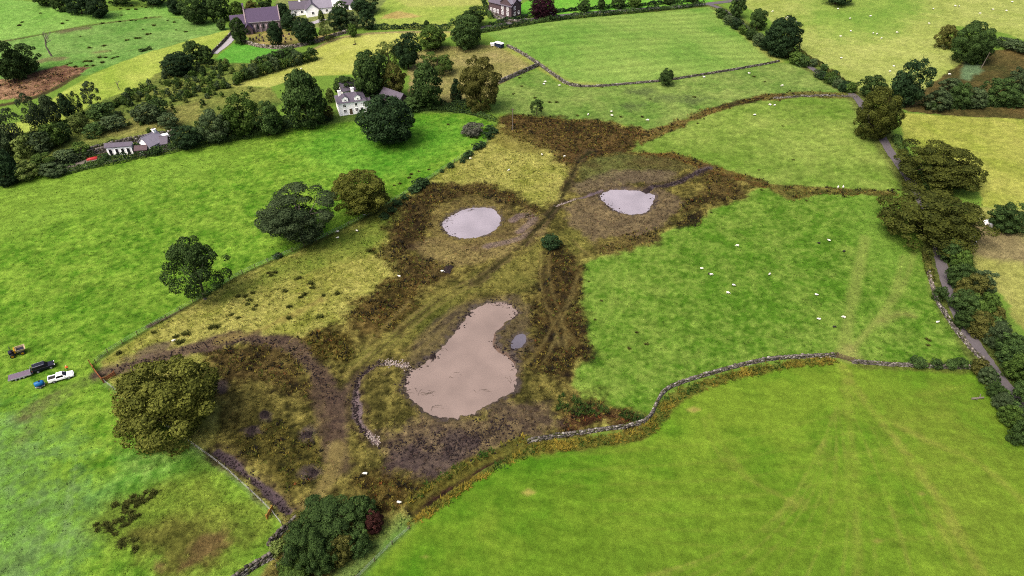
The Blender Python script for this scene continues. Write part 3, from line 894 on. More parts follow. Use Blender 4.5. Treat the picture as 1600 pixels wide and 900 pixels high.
# ------------------------------------------------------------------ water
def water_material(name, col, rough=0.04):
    m = bpy.data.materials.new(name)
    m.use_nodes = True
    nt = m.node_tree
    N, L = nt.nodes, nt.links
    b = N['Principled BSDF']
    b.inputs['Roughness'].default_value = rough
    b.inputs['IOR'].default_value = 1.33
    b.inputs['Specular IOR Level'].default_value = 0.5
    tc = N.new('ShaderNodeTexCoord')
    n = N.new('ShaderNodeTexNoise')
    n.inputs['Scale'].default_value = 0.16
    n.inputs['Detail'].default_value = 4
    L.new(tc.outputs['Object'], n.inputs['Vector'])
    mr = N.new('ShaderNodeMapRange')
    mr.inputs[1].default_value = .3
    mr.inputs[2].default_value = .7
    mr.inputs[3].default_value = .84
    mr.inputs[4].default_value = 1.08
    L.new(n.outputs[0], mr.inputs[0])
    sv = N.new('ShaderNodeVectorMath')
    sv.operation = 'SCALE'
    sv.inputs[0].default_value = col
    L.new(mr.outputs[0], sv.inputs['Scale'])
    L.new(sv.outputs[0], b.inputs['Base Color'])
    n2 = N.new('ShaderNodeTexNoise')
    n2.inputs['Scale'].default_value = 2.5
    n2.inputs['Detail'].default_value = 3
    L.new(tc.outputs['Object'], n2.inputs['Vector'])
    bp = N.new('ShaderNodeBump')
    bp.inputs['Strength'].default_value = 0.03
    bp.inputs['Distance'].default_value = 0.1
    L.new(n2.outputs[0], bp.inputs['Height'])
    L.new(bp.outputs[0], b.inputs['Normal'])
    return m


silt = water_material('silty_water', alb(172, 153, 143))
pale_silt = water_material('pale_silty_water', alb(192, 184, 194))
clearer = water_material('still_dark_water', alb(124, 120, 132))


def water(key, mat, label):
    p = POND[key]
    c = p.mean(0)
    # outline pushed a little under the banks
    nrm = []
    n = len(p)
    for i in range(n):
        t = p[(i + 1) % n] - p[i - 1]
        nrm.append(np.array([t[1], -t[0]]) / (np.linalg.norm(t) + 1e-9))
    nrm = np.array(nrm)
    if sdf(np.array([p[0][0] + nrm[0][0] * .3]), np.array([p[0][1] + nrm[0][1] * .3]), p)[0] < 0:
        nrm = -nrm
    q = p + nrm * 0.7
    me = bpy.data.meshes.new('water')
    me.from_pydata([(x, y, WL) for x, y in q], [], [tuple(range(n))])
    if me.polygons[0].normal.z < 0:
        me.flip_normals()
    me.materials.append(mat)
    tag(obj('water', me), label, kind='structure')


water('big', silt, 'large kidney-shaped pond of brown silty water')
water('left', pale_silt, 'oval pale pond below the yellow meadow')
water('right', pale_silt, 'oval pale pond at the head of the muddy drain')
water('puddle', clearer, 'small grey pool beside the large pond')

# ------------------------------------------------------------------ lanes and yards
def ribbon(name, px, width, mat, label, lift=0.05, sm=2, step=1.0, ragged=0.12):
    p, _ = resample(smooth_line(W(px), sm), step)
    t = np.gradient(p, axis=0)
    t /= np.linalg.norm(t, axis=1)[:, None] + 1e-9
    n = np.stack([-t[:, 1], t[:, 0]], 1)
    cols = np.linspace(-.5, .5, 5)
    V = []
    for k, c in enumerate(cols):
        jit = ragged * rng.uniform(-1, 1, len(p)) if k in (0, 4) else 0
        q = p + n * (c * width + jit)[:, None] if k in (0, 4) else p + n * c * width
        camber = 0.05 * (1 - (2 * c) ** 2)
        V.append([(x, y, gz(x, y) + lift + camber) for x, y in q])
    V = np.array(V)                                   # 5, n, 3
    m = len(p)
    V[:] = V
    idx = np.arange(5 * m).reshape(5, m)
    F = np.stack([idx[:-1, :-1], idx[:-1, 1:], idx[1:, 1:], idx[1:, :-1]], -1).reshape(-1, 4)[:, ::-1]
    o = obj(name, mesh_np(name, V.reshape(-1, 3), F, (mat,), True))
    return tag(o, label, kind='structure')


ribbon('lane', LANE, 2.6, M['tarmac'], 'narrow grey tarmac lane running down the right between hedges', .10)
ribbon('road', [(720, 50), (800, 36), (870, 25), (1000, 14), (1108, 6), (1200, -6)], 3.6, M['tarmac'], 'road along the far edge of the hayfield', .10)
ribbon('church_lane', [(334, 84), (345, 76), (356, 68), (362, 60), (366, 52), (372, 42)], 2.8, M['concrete'], 'pale lane leading up to the church', .10)
ribbon('drive', [(452, 40), (470, 38), (492, 36), (505, 30)], 4.0, M['concrete'], 'pale forecourt below the white cottages', .10)
ribbon('garden_path', [(85, 268), (110, 260), (130, 254), (150, 248)], 2.4, M['gravel'], 'gravel path in the cottage garden', .10)
ribbon('house_yard', [(775, 24), (790, 32), (808, 34), (825, 30)], 4.5, M['tarmac'], 'grey yard in front of the stone house', .10)


# ------------------------------------------------------------------ dry-stone walls
def stone_wall(label, px, height=1.25, width=0.62, mat='drystone', size=0.55, sm=1, broken=0.0, seed=1, far=False):
    r = np.random.default_rng(seed)
    p, L = resample(smooth_line(W(px), sm), size * 0.86)
    n = len(p)
    t = np.gradient(p, axis=0)
    t /= np.linalg.norm(t, axis=1)[:, None] + 1e-9
    nr = np.stack([-t[:, 1], t[:, 0]], 1)
    base_z = np.array([gz(x, y) for x, y in p])
    courses = 3 if far else 4
    hs = height / (courses + .55)
    c0 = np.array([[-1, -1, -1], [1, -1, -1], [1, 1, -1], [-1, 1, -1], [-1, -1, 1], [1, -1, 1], [1, 1, 1], [-1, 1, 1]], float) * .5
    fq = np.array([(3, 2, 1, 0), (4, 5, 6, 7), (0, 1, 5, 4), (1, 2, 6, 5), (2, 3, 7, 6), (3, 0, 4, 7)])
    cen, dim, ang, nn = [], [], [], []
    for c in range(courses + 1):
        top = c == courses
        for i in range(n):
            lim = courses - (broken * (2.2 + 2 * math.sin(i * .37) + r.normal()) if broken else 0)
            if c > lim:
                continue
            for side in ((0,) if top else (-1, 1)):
                w_ = width * (1 - .1 * c)
                off = side * w_ * .27 + r.normal() * .03
                along = (r.uniform(-.2, .2) + (.5 if c % 2 else 0)) * size
                q = p[i] + nr[i] * off + t[i] * along
                hgt = hs * (1.5 if top else 1.12) * r.uniform(.85, 1.2)
                cen.append((q[0], q[1], base_z[i] - .08 + hs * (c + .5)))
                dim.append((size * r.uniform(.55 if top else .8, 1.1), w_ * (.95 if top else .58) * r.uniform(.85, 1.15), hgt))
                ang.append(math.atan2(t[i][1], t[i][0]) + r.normal() * .12)
    cen, dim, ang = np.array(cen), np.array(dim), np.array(ang)
    k = len(cen)
    co = c0[None] * dim[:, None, :] * (1 + r.uniform(-.16, .16, (k, 8, 3)))
    ca_, sa_ = np.cos(ang)[:, None], np.sin(ang)[:, None]
    V = np.stack([co[..., 0] * ca_ - co[..., 1] * sa_, co[..., 0] * sa_ + co[..., 1] * ca_, co[..., 2]], -1) + cen[:, None, :]
    F = (fq[None] + (np.arange(k) * 8)[:, None, None]).reshape(-1, 4)
    root = empty('dry_stone_wall', (0, 0, 0))
    me = mesh_np('stones', V.reshape(-1, 3), F, (STONE,))
    g_ = r.random(k)
    cs = lin((134, 128, 120) if mat == 'drystone' else (162, 151, 140)) / GAIN * np.clip(r.normal(1, .38, (k, 1)), .3, 1.9)
    cs[g_ < .14] = lin((96, 100, 62)) / GAIN
    cs[g_ > .93] = lin((206, 202, 192)) / GAIN
    ca4 = np.ones((k * 8, 4), np.float32)
    ca4[:, :3] = np.repeat(cs, 8, axis=0)
    t_ = me.color_attributes.new('cover', 'FLOAT_COLOR', 'POINT')
    t_.data.foreach_set('color', ca4.ravel())
    tag(obj('stones', me, root), kind='stuff')
    return tag(root, label, 'wall')


stone_wall('winding grey dry-stone wall between the rough ground and the near pasture', [(826, 690), (880, 681), (940, 673), (1000, 664), (1017, 652), (1026, 630), (1036, 612), (1060, 600), (1100, 588), (1140, 576), (1200, 562), (1260, 558), (1305, 557)], height=1.0, width=.5, size=.48, seed=2, broken=.14)
stone_wall('low overgrown dry-stone wall running from the gateway to the lane', [(1332, 566), (1380, 570), (1440, 573), (1500, 575), (1528, 576)], height=.85, seed=3, broken=.2)
stone_wall('tumbled stone wall on the field side of the lane', [(1461, 466), (1475, 490), (1490, 513), (1512, 540), (1534, 563)], height=.95, width=.6, mat='drystone', size=.5, broken=.4, seed=4)
stone_wall('mossy wall section between field and lane below the large oaks', [(1450, 425), (1456, 448), (1461, 464)], height=1.0, mat='drystone_pale', seed=5, broken=.3)
stone_wall('thick dark wall with a kink at the left corner of the hayfield', [(793, 73), (815, 84), (838, 99), (862, 116), (886, 133), (905, 136)], height=1.3, width=.65, seed=6, broken=.12)
stone_wall('thin wall along the near edge of the hayfield', [(905, 136), (935, 136), (990, 131), (1040, 127), (1110, 116), (1170, 106), (1216, 97)], height=.75, width=.45, size=.7, seed=7, far=True)
stone_wall('short wall joining the hayfield corner to the big olive oak', [(780, 130), (800, 122), (822, 112), (840, 104)], height=1.4, size=.7, seed=8, far=True)
stone_wall('grey wall behind the scrub at the bottom left', [(463, 815), (450, 826), (436, 836), (424, 850)], height=1.2, seed=9)
stone_wall('pale-topped wall beside the bleached dead branches', [(424, 872), (410, 880), (396, 888), (378, 900), (360, 915)], height=1.3, width=.7, seed=10)
stone_wall('low curved pale wall round the churchyard', [(376, 64), (390, 70), (410, 75), (435, 77), (460, 75), (490, 68), (520, 58), (545, 51)], height=1.3, size=.8, seed=11, far=True, mat='drystone_pale')
stone_wall('dark wall on the uphill side of the cottage garden', [(82, 263), (110, 252), (140, 243), (175, 236)], height=1.6, size=.8, seed=12, far=True)
stone_wall('long dark retaining wall behind the white summer house', [(120, 244), (160, 234), (200, 224), (240, 216), (275, 211)], height=1.6, size=.8, seed=13, far=True)
stone_wall('wall beside the pale church lane', [(330, 86), (345, 71), (357, 58), (366, 48)], height=1.0, size=.8, seed=14, far=True)
stone_wall('low wall across the garden of the stone house', [(762, 18), (775, 28), (792, 35), (815, 36)], height=1.2, size=.8, seed=15, far=True)
stone_wall('short crumbling bank wall crossing below the upper right pasture', [(1210, 154), (1250, 151), (1300, 150), (1336, 152)], height=.7, size=.7, seed=16, far=True, broken=.3)


# ------------------------------------------------------------------ fences and gates
post_me = {}


def post_mesh(h, r, mat):
    k = (h, r, mat)
    if k not in post_me:
        mb = MB().tube((0, 0, -.3), (0, 0, h), r, r * .92, 6)
        me = bpy.data.meshes.new('post')
        me.from_pydata(mb.v, [], mb.f)
        me.materials.append(M[mat])
        post_me[k] = me
    return post_me[k]


def fence(label, px, h=1.05, gap=3.2, mat='wood', rails=0, sm=1, seed=1, r=.07, wires=3):
    rr = random.Random(seed)
    p, L = resample(smooth_line(W(px), sm), gap)
    root = empty('post_and_wire_fence' if not rails else 'post_and_rail_fence', (p[0][0], p[0][1], gz(*p[0])))
    o0 = np.array(root.location)
    tops = []
    for x, y in p:
        z = gz(x, y)
        o = obj('post', post_mesh(h, r, mat), root, np.array((x, y, z)) - o0)
        o.rotation_euler = (rr.gauss(0, .03), rr.gauss(0, .03), rr.random() * 3)
        tops.append(np.array((x, y, z)) - o0)
    if rails:
        for a, b in zip(tops[:-1], tops[1:]):
            mb = MB()
            for k in range(rails):
                zz = h * (.35 + .55 * k / max(1, rails - 1))
                mb.tube(a + (0, 0, zz), b + (0, 0, zz + rr.gauss(0, .03)), .05, .05, 5)
            mb.build('rail', M[mat], root)
    else:
        mb = MB()
        for a, b in zip(tops[:-1], tops[1:]):
            for k in range(wires):
                zz = h * (.3 + .6 * k / 2)
                mb.tube(a + (0, 0, zz), b + (0, 0, zz), .012, .012, 4, False)
        mb.build('wire', M['wire'], root)
    return tag(root, label, 'fence')


fence('long post-and-wire fence between the bright pasture and the wet meadow', [(150, 568), (160, 556), (232, 513), (305, 473), (370, 431), (470, 388), (560, 346), (650, 294), (700, 260), (762, 222)], r=.08, h=1.15)
fence('pale fence running past the large spreading oak', [(164, 598), (182, 612), (230, 645), (300, 695), (340, 722), (385, 762), (425, 800), (442, 822)], gap=3.0, r=.08, seed=4)
fence('short wire fence on the near pasture below the dark thicket', [(640, 826), (600, 862), (560, 902), (530, 935)], gap=3.5, seed=5)
fence('wire fence along the garden hedge of the white cottage', [(100, 272), (160, 258), (220, 246), (290, 232)], gap=3.0, seed=6, h=1.1)


def field_gate(label, px0, px1, mat='wood_orange', h=1.0):
    a, b = G(*px0), G(*px1)
    a[2], b[2] = gz(a[0], a[1]), gz(b[0], b[1])
    L = float(np.linalg.norm(b[:2] - a[:2]))
    root = empty('field_gate', a, math.atan2(b[1] - a[1], b[0] - a[0]))
    for k in range(5):
        z = .2 + k * (h - .2) / 4
        MB().box(0.1, L - .1, -.035, .035, z, z + .1).build('bar', M[mat], root)
    for x in (.12, L - .2):
        MB().box(x, x + .09, -.05, .05, .12, h + .12).build('stile', M[mat], root)
    MB().poly([(.15, -.06, .2), (.28, -.06, .2), (L - .2, -.06, h), (L - .33, -.06, h), (.15, -.04, .2), (.28, -.04, .2), (L - .2, -.04, h), (L - .33, -.04, h)],
              [(0, 1, 2, 3), (7, 6, 5, 4), (0, 4, 5, 1), (2, 6, 7, 3), (1, 5, 6, 2), (3, 7, 4, 0)]).build('brace', M[mat], root)
    for x in (-.06, L + .06):
        MB().box(x - .09, x + .09, -.09, .09, -.3, h + .3).build('post', M[mat], root)
    return tag(root, label, 'gate')


field_gate('orange-brown wooden gate across the muddy track', (148, 580), (162, 598))
field_gate('narrow wooden hurdle in the fence above the muddy gateway', (142, 570), (148, 579))
field_gate('low wooden gate swung open along the muddy track', (165, 596), (180, 587), h=.9)
field_gate('dark wooden field gate closing the gap between the two pastures', (1307, 559), (1331, 566), mat='wood', h=1.1)


def timber_rail(label, px0, px1):
    a, b = G(*px0), G(*px1)
    a[2], b[2] = gz(a[0], a[1]), gz(b[0], b[1])
    L = float(np.linalg.norm(b[:2] - a[:2]))
    root = empty('timber_barrier', a, math.atan2(b[1] - a[1], b[0] - a[0]))
    for k in range(3):
        MB().box(0, L, -.05, .05, .25 + .35 * k, .5 + .35 * k).build('plank', M['wood_yellow'], root)
    for x in (.15, L * .5, L - .15):
        MB().box(x - .07, x + .07, .052, .2, -.3, 1.25).build('post', M['wood_yellow'], root)
    return tag(root, label, 'barrier')


timber_rail('fresh yellow timber barrier at the end of the purple drain', (418, 813), (428, 796))

# ------------------------------------------------------------------ buildings


def local_box(mb, x0, x1, y0, y1, z0, z1):
    return mb.box(x0, x1, y0, y1, z0, z1)


def add_window(root, x, z, w, h, face, half_d, half_w, frame='render_white', kind='window', pane='glass'):
    """face: 'f' front (-y), 'b' back, 'l' left (-x), 'r' right"""
    def bx(mb, a0, a1, d0, d1, z0, z1):
        if face == 'f':
            mb.box(a0, a1, -half_d - d1, -half_d - d0, z0, z1)
        elif face == 'b':
            mb.box(a0, a1, half_d + d0, half_d + d1, z0, z1)
        elif face == 'l':
            mb.box(-half_w - d1, -half_w - d0, a0, a1, z0, z1)
        else:
            mb.box(half_w + d0, half_w + d1, a0, a1, z0, z1)
    mb = MB()
    f = .1
    bx(mb, x - w / 2 - f, x - w / 2, .003, .09, z - f, z + h + f)
    bx(mb, x + w / 2, x + w / 2 + f, .003, .09, z - f, z + h + f)
    bx(mb, x - w / 2, x + w / 2, .003, .09, z - f, z)
    bx(mb, x - w / 2, x + w / 2, .003, .09, z + h, z + h + f)
    if kind == 'window':
        bx(mb, x - .03, x + .03, .04, .07, z, z + h)
    o = mb.build(kind, M[frame], root)
    mb = MB()
    bx(mb, x - w / 2, x + w / 2, .003, .03, z, z + h)
    mb.build('pane' if kind == 'window' else 'door_leaf', M[pane], o)
    return o


def gable_roof(root, w, d, eave, ridge, mat, over=.35, th=.18, name='roof', x0=None):
    hx = w / 2 + over
    hy = d / 2 + over
    dz = (ridge - eave) * over / (d / 2)
    ez = eave - dz
    mb = MB()
    for s in (-1, 1):
        prof = [(s * hy, ez + .02), (0, ridge + .02), (0, ridge + .02 + th), (s * hy, ez + .02 + th)]
        if s > 0:
            prof = prof[::-1]
        mb.prismx([(y, z) for y, z in prof], -hx, hx)
    return mb.build(name, M[mat], root)


def house(name, label, cat, px, rz, w, d, eave, ridge, wall, roof, windows=(), doors=(), chimneys=(), hip=False, cat_loc=None):
    b = G(*px)
    root = empty(name, (b[0], b[1], h0(b[0], b[1])), math.radians(rz))
    mb = MB()
    if hip:
        mb.box(-w / 2, w / 2, -d / 2, d / 2, -.6, eave)
        mb.build('wall', M[wall], root)
        o = .35
        k = d / 2 * .9
        mb = MB().poly([(-w / 2 - o, -d / 2 - o, eave), (w / 2 + o, -d / 2 - o, eave), (w / 2 + o, d / 2 + o, eave), (-w / 2 - o, d / 2 + o, eave),
                        (-w / 2 + k, 0, ridge), (w / 2 - k, 0, ridge)], [(0, 1, 5, 4), (1, 2, 5), (2, 3, 4, 5), (3, 0, 4), (3, 2, 1, 0)])
        r = mb.build('roof', M[roof], root)
    else:
        mb.prismx([(-d / 2, -.6), (d / 2, -.6), (d / 2, eave), (0, ridge), (-d / 2, eave)], -w / 2, w / 2)
        mb.build('wall', M[wall], root)
        r = gable_roof(root, w, d, eave, ridge, roof)
        MB().prismx([(-.16, ridge + .12), (.16, ridge + .12), (0, ridge + .32)], -w / 2 - .36, w / 2 + .36).build('ridge', M[roof], r)
    for (x, z, ww, hh, f) in windows:
        add_window(root, x, z, ww, hh, f, d / 2, w / 2)
    for (x, ww, hh, f, m_) in doors:
        add_window(root, x, .0, ww, hh, f, d / 2, w / 2, kind='door', pane=m_)
    for (x, y, top, m_) in chimneys:
        c = MB().box(x - .45, x + .45, y - .4, y + .4, eave, top).box(x - .55, x + .55, y - .5, y + .5, top, top + .15).build('chimney', M[m_], r)
        for s in (-.2, .2):
            MB().tube((x + s, y, top + .15), (x + s, y, top + .6), .13, .11, 8).build('chimney_pot', M['darkstone'], c)
    return tag(root, label, cat)


# the white farmhouse beside the very dark round tree
wh = house('white_house', 'white rendered house with two white dormers behind the dark round tree', 'house', (550, 172), 20, 9.2, 7.0, 4.3, 6.3, 'render_white', 'slate',
           windows=[(1.2, 2.8, .8, 1.0, 'f'), (1.2, .9, .8, 1.1, 'f'), (2.9, .9, .8, 1.1, 'f'), (-2.6, 2.8, .8, 1.0, 'f'), (-2.6, .9, .8, 1.1, 'f'), (0, 2.7, .8, 1.0, 'l')],
           doors=[(-.7, 1.0, 2.1, 'f', 'wood')], chimneys=[(-3.2, 1.2, 6.7, 'render_white'), (1.2, 1.4, 7.1, 'render_white')], hip=True)
for x in (-2.1, 2.0):
    dm = MB().prism([(x - .95, 4.5), (x + .95, 4.5), (x + .95, 5.7), (x, 6.3), (x - .95, 5.7)], -3.3, -.8).build('dormer', M['render_white'], wh)
    add_window(dm, x, 4.7, .5, .7, 'f', 3.3, 5)
    MB().poly([(x - 1.1, -3.4, 5.65), (x, -3.4, 6.45), (x, -.4, 6.45), (x - 1.1, -.4, 5.65), (x + 1.1, -3.4, 5.65), (x + 1.1, -.4, 5.65)], [(0, 1, 2, 3), (1, 4, 5, 2)]).build('dormer_roof', M['slate'], dm)
MB().box(4.62, 6.6, -1.5, 2.5, -.6, 2.6).build('side_extension', M['render_white'], wh)
MB().prismx([(-1.8, 2.61), (2.8, 2.61), (2.8, 2.75), (-1.8, 2.75)], 4.62, 6.8).build('extension_roof', M['slate'], wh)
house('outbuilding', 'grey slate-roofed outbuilding half hidden behind the dark round tree', 'outbuilding', (617, 163), -38, 9, 5, 2.8, 4.8, 'darkstone', 'slate', doors=[(0, 1.6, 2.2, 'f', 'wood')])
house('small_barn', 'small slate-roofed building behind the chimney of the white house', 'outbuilding', (545, 150), 30, 5, 4, 3.0, 5.0, 'render_white', 'slate', windows=[(0, 1.2, .8, .8, 'f')])
# cottage garden on the left
sh = house('summer_house', 'white summer house with dark doorways in the cottage garden', 'summer house', (191, 239), 10, 7.0, 2.4, 2.7, 3.2, 'render_white', 'slate',
           doors=[(-2.5, .9, 2.0, 'f', 'glass'), (-.7, .8, 2.0, 'f', 'glass'), (.9, .8, 2.0, 'f', 'glass'), (2.5, .9, 2.0, 'f', 'glass')])
ct = house('cottage', 'small pale slate-roofed cottage at the edge of the bright pasture', 'cottage', (240, 232), 62, 5.2, 5.0, 2.4, 4.6, 'render_white', 'slate_pale',
           windows=[(-1.4, .9, .8, .9, 'f'), (1.2, .9, .8, .9, 'f'), (0, .9, .9, .9, 'l')], chimneys=[(2.0, 0, 5.4, 'render_white')])
house('cottage_wing', 'low slate-roofed stone wing beside the small pale cottage', 'cottage', (253, 230), 10, 4.6, 3.8, 2.0, 3.4, 'sandstone', 'slate', windows=[(0, .9, .9, .9, 'f')])
house('garden_shed', 'little brown garden shed next to the cottage hedge', 'shed', (224, 240), 12, 3.0, 2.2, 1.8, 2.5, 'wood', 'darkstone', doors=[(0, .8, 1.6, 'f', 'render_white')])

# church
cb = G(414, 45)
ch = empty('church', (cb[0], cb[1], h0(cb[0], cb[1])), math.radians(17))
w, d, ev, rd = 14.5, 8.0, 4.6, 9.0
MB().prismx([(-d / 2, -.6), (d / 2, -.6), (d / 2, ev), (0, rd), (-d / 2, ev)], -w / 2, w / 2).build('nave_wall', M['sandstone'], ch)
nr_ = gable_roof(ch, w, d, ev, rd, 'slate_purple', over=.3, th=.22, name='nave_roof')
for sx in (-1, 1):
    x = sx * (w / 2 + .02)
    MB().poly([(x - .22, -d / 2 - .4, ev - .3), (x + .22, -d / 2 - .4, ev - .3), (x + .22, 0, rd + .45), (x - .22, 0, rd + .45), (x - .22, d / 2 + .4, ev - .3), (x + .22, d / 2 + .4, ev - .3),
               (x - .22, -d / 2 - .4, ev + .15), (x + .22, -d / 2 - .4, ev + .15), (x + .22, 0, rd + .9), (x - .22, 0, rd + .9), (x - .22, d / 2 + .4, ev + .15), (x + .22, d / 2 + .4, ev + .15)],
              [(0, 1, 2, 3), (3, 2, 5, 4), (9, 8, 7, 6), (10, 11, 8, 9), (0, 6, 7, 1), (1, 7, 8, 2), (2, 8, 11, 5), (4, 5, 11, 10), (3, 9, 6, 0), (4, 10, 9, 3)]).build('coping', M['sandstone'], nr_)
for x in (-5.0, -2.6, -.2, 2.2, 4.6):
    f = MB().prism([(x - .62, 1.2), (x + .62, 1.2), (x + .62, 3.2), (x, 4.1), (x - .62, 3.2)], -d / 2 - .06, -d / 2 - .003).build('window', M['concrete'], ch)
    MB().prism([(x - .42, 1.4), (x + .42, 1.4), (x + .42, 3.1), (x, 3.75), (x - .42, 3.1)], -d / 2 - .09, -d / 2 - .062).build('pane', M['glass'], f)
for x in (-6.4, -3.8, -1.4, 1.0, 3.4, 6.4):
    MB().prismx([(-d / 2 - .8, -.6), (-d / 2 - .002, -.6), (-d / 2 - .002, 3.6), (-d / 2 - .8, 2.4)], x - .28, x + .28).build('buttress', M['sandstone'], ch)
MB().box(-w / 2, w / 2, -d / 2 - .5, -d / 2 - .31, ev - .35, ev - .1).build('gutter', M['concrete'], nr_)
cw = MB().prismx([(-2.9, -.6), (2.9, -.6), (2.9, 3.6), (0, 6.8), (-2.9, 3.6)], -w / 2 - 6.2, -w / 2 - .25).build('chancel_wall', M['sandstone'], ch)
mb = MB()
for s in (-1, 1):
    prof = [(s * 3.2, 3.3), (0, 6.82), (0, 7.04), (s * 3.2, 3.52)]
    mb.prismx(prof if s < 0 else prof[::-1], -w / 2 - 6.5, -w / 2 - .26)
mb.build('chancel_roof', M['slate_purple'], cw)
pw = MB().prism([(-8.1, -.6), (-4.9, -.6), (-4.9, 2.6), (-6.5, 4.6), (-8.1, 2.6)], -d / 2 - 3.4, -d / 2 - .82).build('porch_wall', M['darkstone'], ch)
mb = MB()
for s in (-1, 1):
    prof = [(-6.5 + s * 1.95, 2.2), (-6.5, 4.62), (-6.5, 4.84), (-6.5 + s * 1.95, 2.42)]
    mb.prism(prof[::-1] if s < 0 else prof, -d / 2 - 3.6, -d / 2 - .3)
mb.build('porch_roof', M['slate_purple'], pw)
MB().prism([(-7.1, 0), (-5.9, 0), (-5.9, 1.7), (-6.5, 2.4), (-7.1, 1.7)], -d / 2 - 3.45, -d / 2 - 3.402).build('porch_door', M['glass'], pw)
bc = MB().box(-w / 2 - .25, -w / 2 + .35, -.6, .6, rd + .5, rd + 1.9).build('bellcote', M['sandstone'], ch)
MB().prismx([(-.75, rd + 1.9), (.75, rd + 1.9), (0, rd + 2.7)], -w / 2 - .35, -w / 2 + .45).build('bellcote_cap', M['slate_purple'], bc)
tag(ch, 'stone church with purple slate roof and small porch among yews', 'church')

# gravestones in front
gs_me = None
for k, (gx, gy) in enumerate([(391, 62), (396, 63), (401, 61), (405, 64), (410, 60), (406, 57), (412, 65), (443, 58), (447, 62), (452, 55), (446, 67), (455, 63)]):
    q = G(gx, gy)
    if gs_me is None:
        mb = MB().prism([(-.35, -.2), (.35, -.2), (.35, .75), (.2, 1.0), (-.2, 1.0), (-.35, .75)], -.07, .07)
        gs_me = bpy.data.meshes.new('gravestone')
        gs_me.from_pydata(mb.v, [], mb.f)
        gs_me.materials.append(M['darkstone'])
    o = obj('gravestone', gs_me, None, (q[0], q[1], gz(q[0], q[1])), math.radians(17 + random.gauss(0, 10)))
    tag(o, 'grey upright gravestone in the yellowed grass of the churchyard', 'gravestone', 'gravestones in the churchyard')

# white cottages near the church
house('white_cottage', 'long white cottage with grey slate roof right of the church yews', 'cottage', (473, 21), 14, 10.5, 6.0, 3.0, 5.6, 'render_white', 'slate',
      windows=[(-3, 1, 1, 1.1, 'f'), (0, 1, 1, 1.1, 'f'), (3, 1, 1, 1.1, 'f'), (0, 1, 1, 1, 'r')], chimneys=[(-.5, 0, 6.6, 'render_white')])
house('white_cottage', 'white gabled cottage facing down the forecourt', 'cottage', (489, 23), -72, 7.0, 6.0, 3.2, 5.8, 'render_white', 'slate', windows=[(0, 1.2, 1, 1.1, 'r'), (1.5, 1.2, 1, 1.1, 'f')])
house('white_cottage', 'white cottage with pale purple roof between garden trees', 'cottage', (506, 19), 14, 8.0, 6.0, 3.0, 5.6, 'render_white', 'slate_pale', windows=[(-2, 1, 1, 1.1, 'f'), (1.5, 1, 1, 1.1, 'f')])
house('white_cottage', 'white house showing between dark trees at the top', 'cottage', (530, 7), -30, 9.0, 7.0, 4.6, 7.0, 'render_white', 'slate', windows=[(-2, 1, .9, 1.2, 'f'), (2, 1, .9, 1.2, 'f'), (0, 3, .9, 1, 'f'), (1, 1, .9, 1.2, 'r')])
house('white_garage', 'small white garage under the dark trees at the top', 'garage', (546, 13), -20, 5.0, 4.5, 2.6, 4.0, 'render_white', 'slate', doors=[(0, 2.2, 2.1, 'f', 'glass')])

# stone house at the top
sb = house('stone_house', 'long stone house with white windows beside the copper beech', 'house', (789, 21), -40, 13.5, 7.0, 4.8, 7.2, 'darkstone', 'slate',
           windows=[(x, z, .95, 1.5, 'f') for x in (-5.2, -3.2, -1.2, 1.6, 4.6) for z in (.8,)] + [(1.6, 3.0, .95, 1.3, 'f'), (4.6, 3.0, .95, 1.3, 'f'), (-1.2, .8, .9, 1.3, 'r'), (-1.2, 3.1, .9, 1.3, 'r'), (1.6, .8, .9, 1.3, 'r')],
           chimneys=[(-6.0, 0, 8.4, 'darkstone'), (6.0, 0, 8.6, 'darkstone')])
for o in sb.children:
    if o.name.startswith('window'):
        for p in o.children:
            p.material_slots[0].link = 'OBJECT'
            p.material_slots[0].material = M['concrete']
MB().prism([(.2, 4.6), (6.5, 4.6), (6.5, 6.0), (3.4, 8.2), (.2, 6.0)], -3.45, 3.45).build('cross_wing_wall', M['darkstone'], sb)
MB().poly([(0, -3.8, 5.9), (3.4, -3.8, 8.4), (3.4, 3.8, 8.4), (0, 3.8, 5.9), (6.8, -3.8, 5.9), (6.8, 3.8, 5.9)], [(0, 1, 2, 3), (1, 4, 5, 2)]).build('cross_wing_roof', M['slate_pale'], sb)

# ------------------------------------------------------------------ trees, shrubs, hedges
def leaf_quads(P, Nrm, size, r):
    """one small leaf-spray face at every point, facing roughly along Nrm"""
    n = len(P)
    a = np.cross(Nrm, r.normal(size=(n, 3)))
    a /= np.linalg.norm(a, axis=1)[:, None] + 1e-9
    b = np.cross(Nrm, a)
    s = (size * r.uniform(.6, 1.35, n))[:, None]
    e = r.uniform(.55, .95, n)[:, None]
    bend = Nrm * s * r.uniform(-.25, .25, n)[:, None]
    V = np.stack([P - a * s, P - b * s * e + bend, P + a * s, P + b * s * e + bend], 1).reshape(-1, 3)
    F = np.arange(4 * n).reshape(n, 4)
    return V, F


def with_tone(me, tone, per):
    a = me.attributes.new('tone', 'FLOAT', 'POINT')
    a.data.foreach_set('value', np.repeat(np.clip(tone, 0, 1), per).astype(np.float32))
    return me


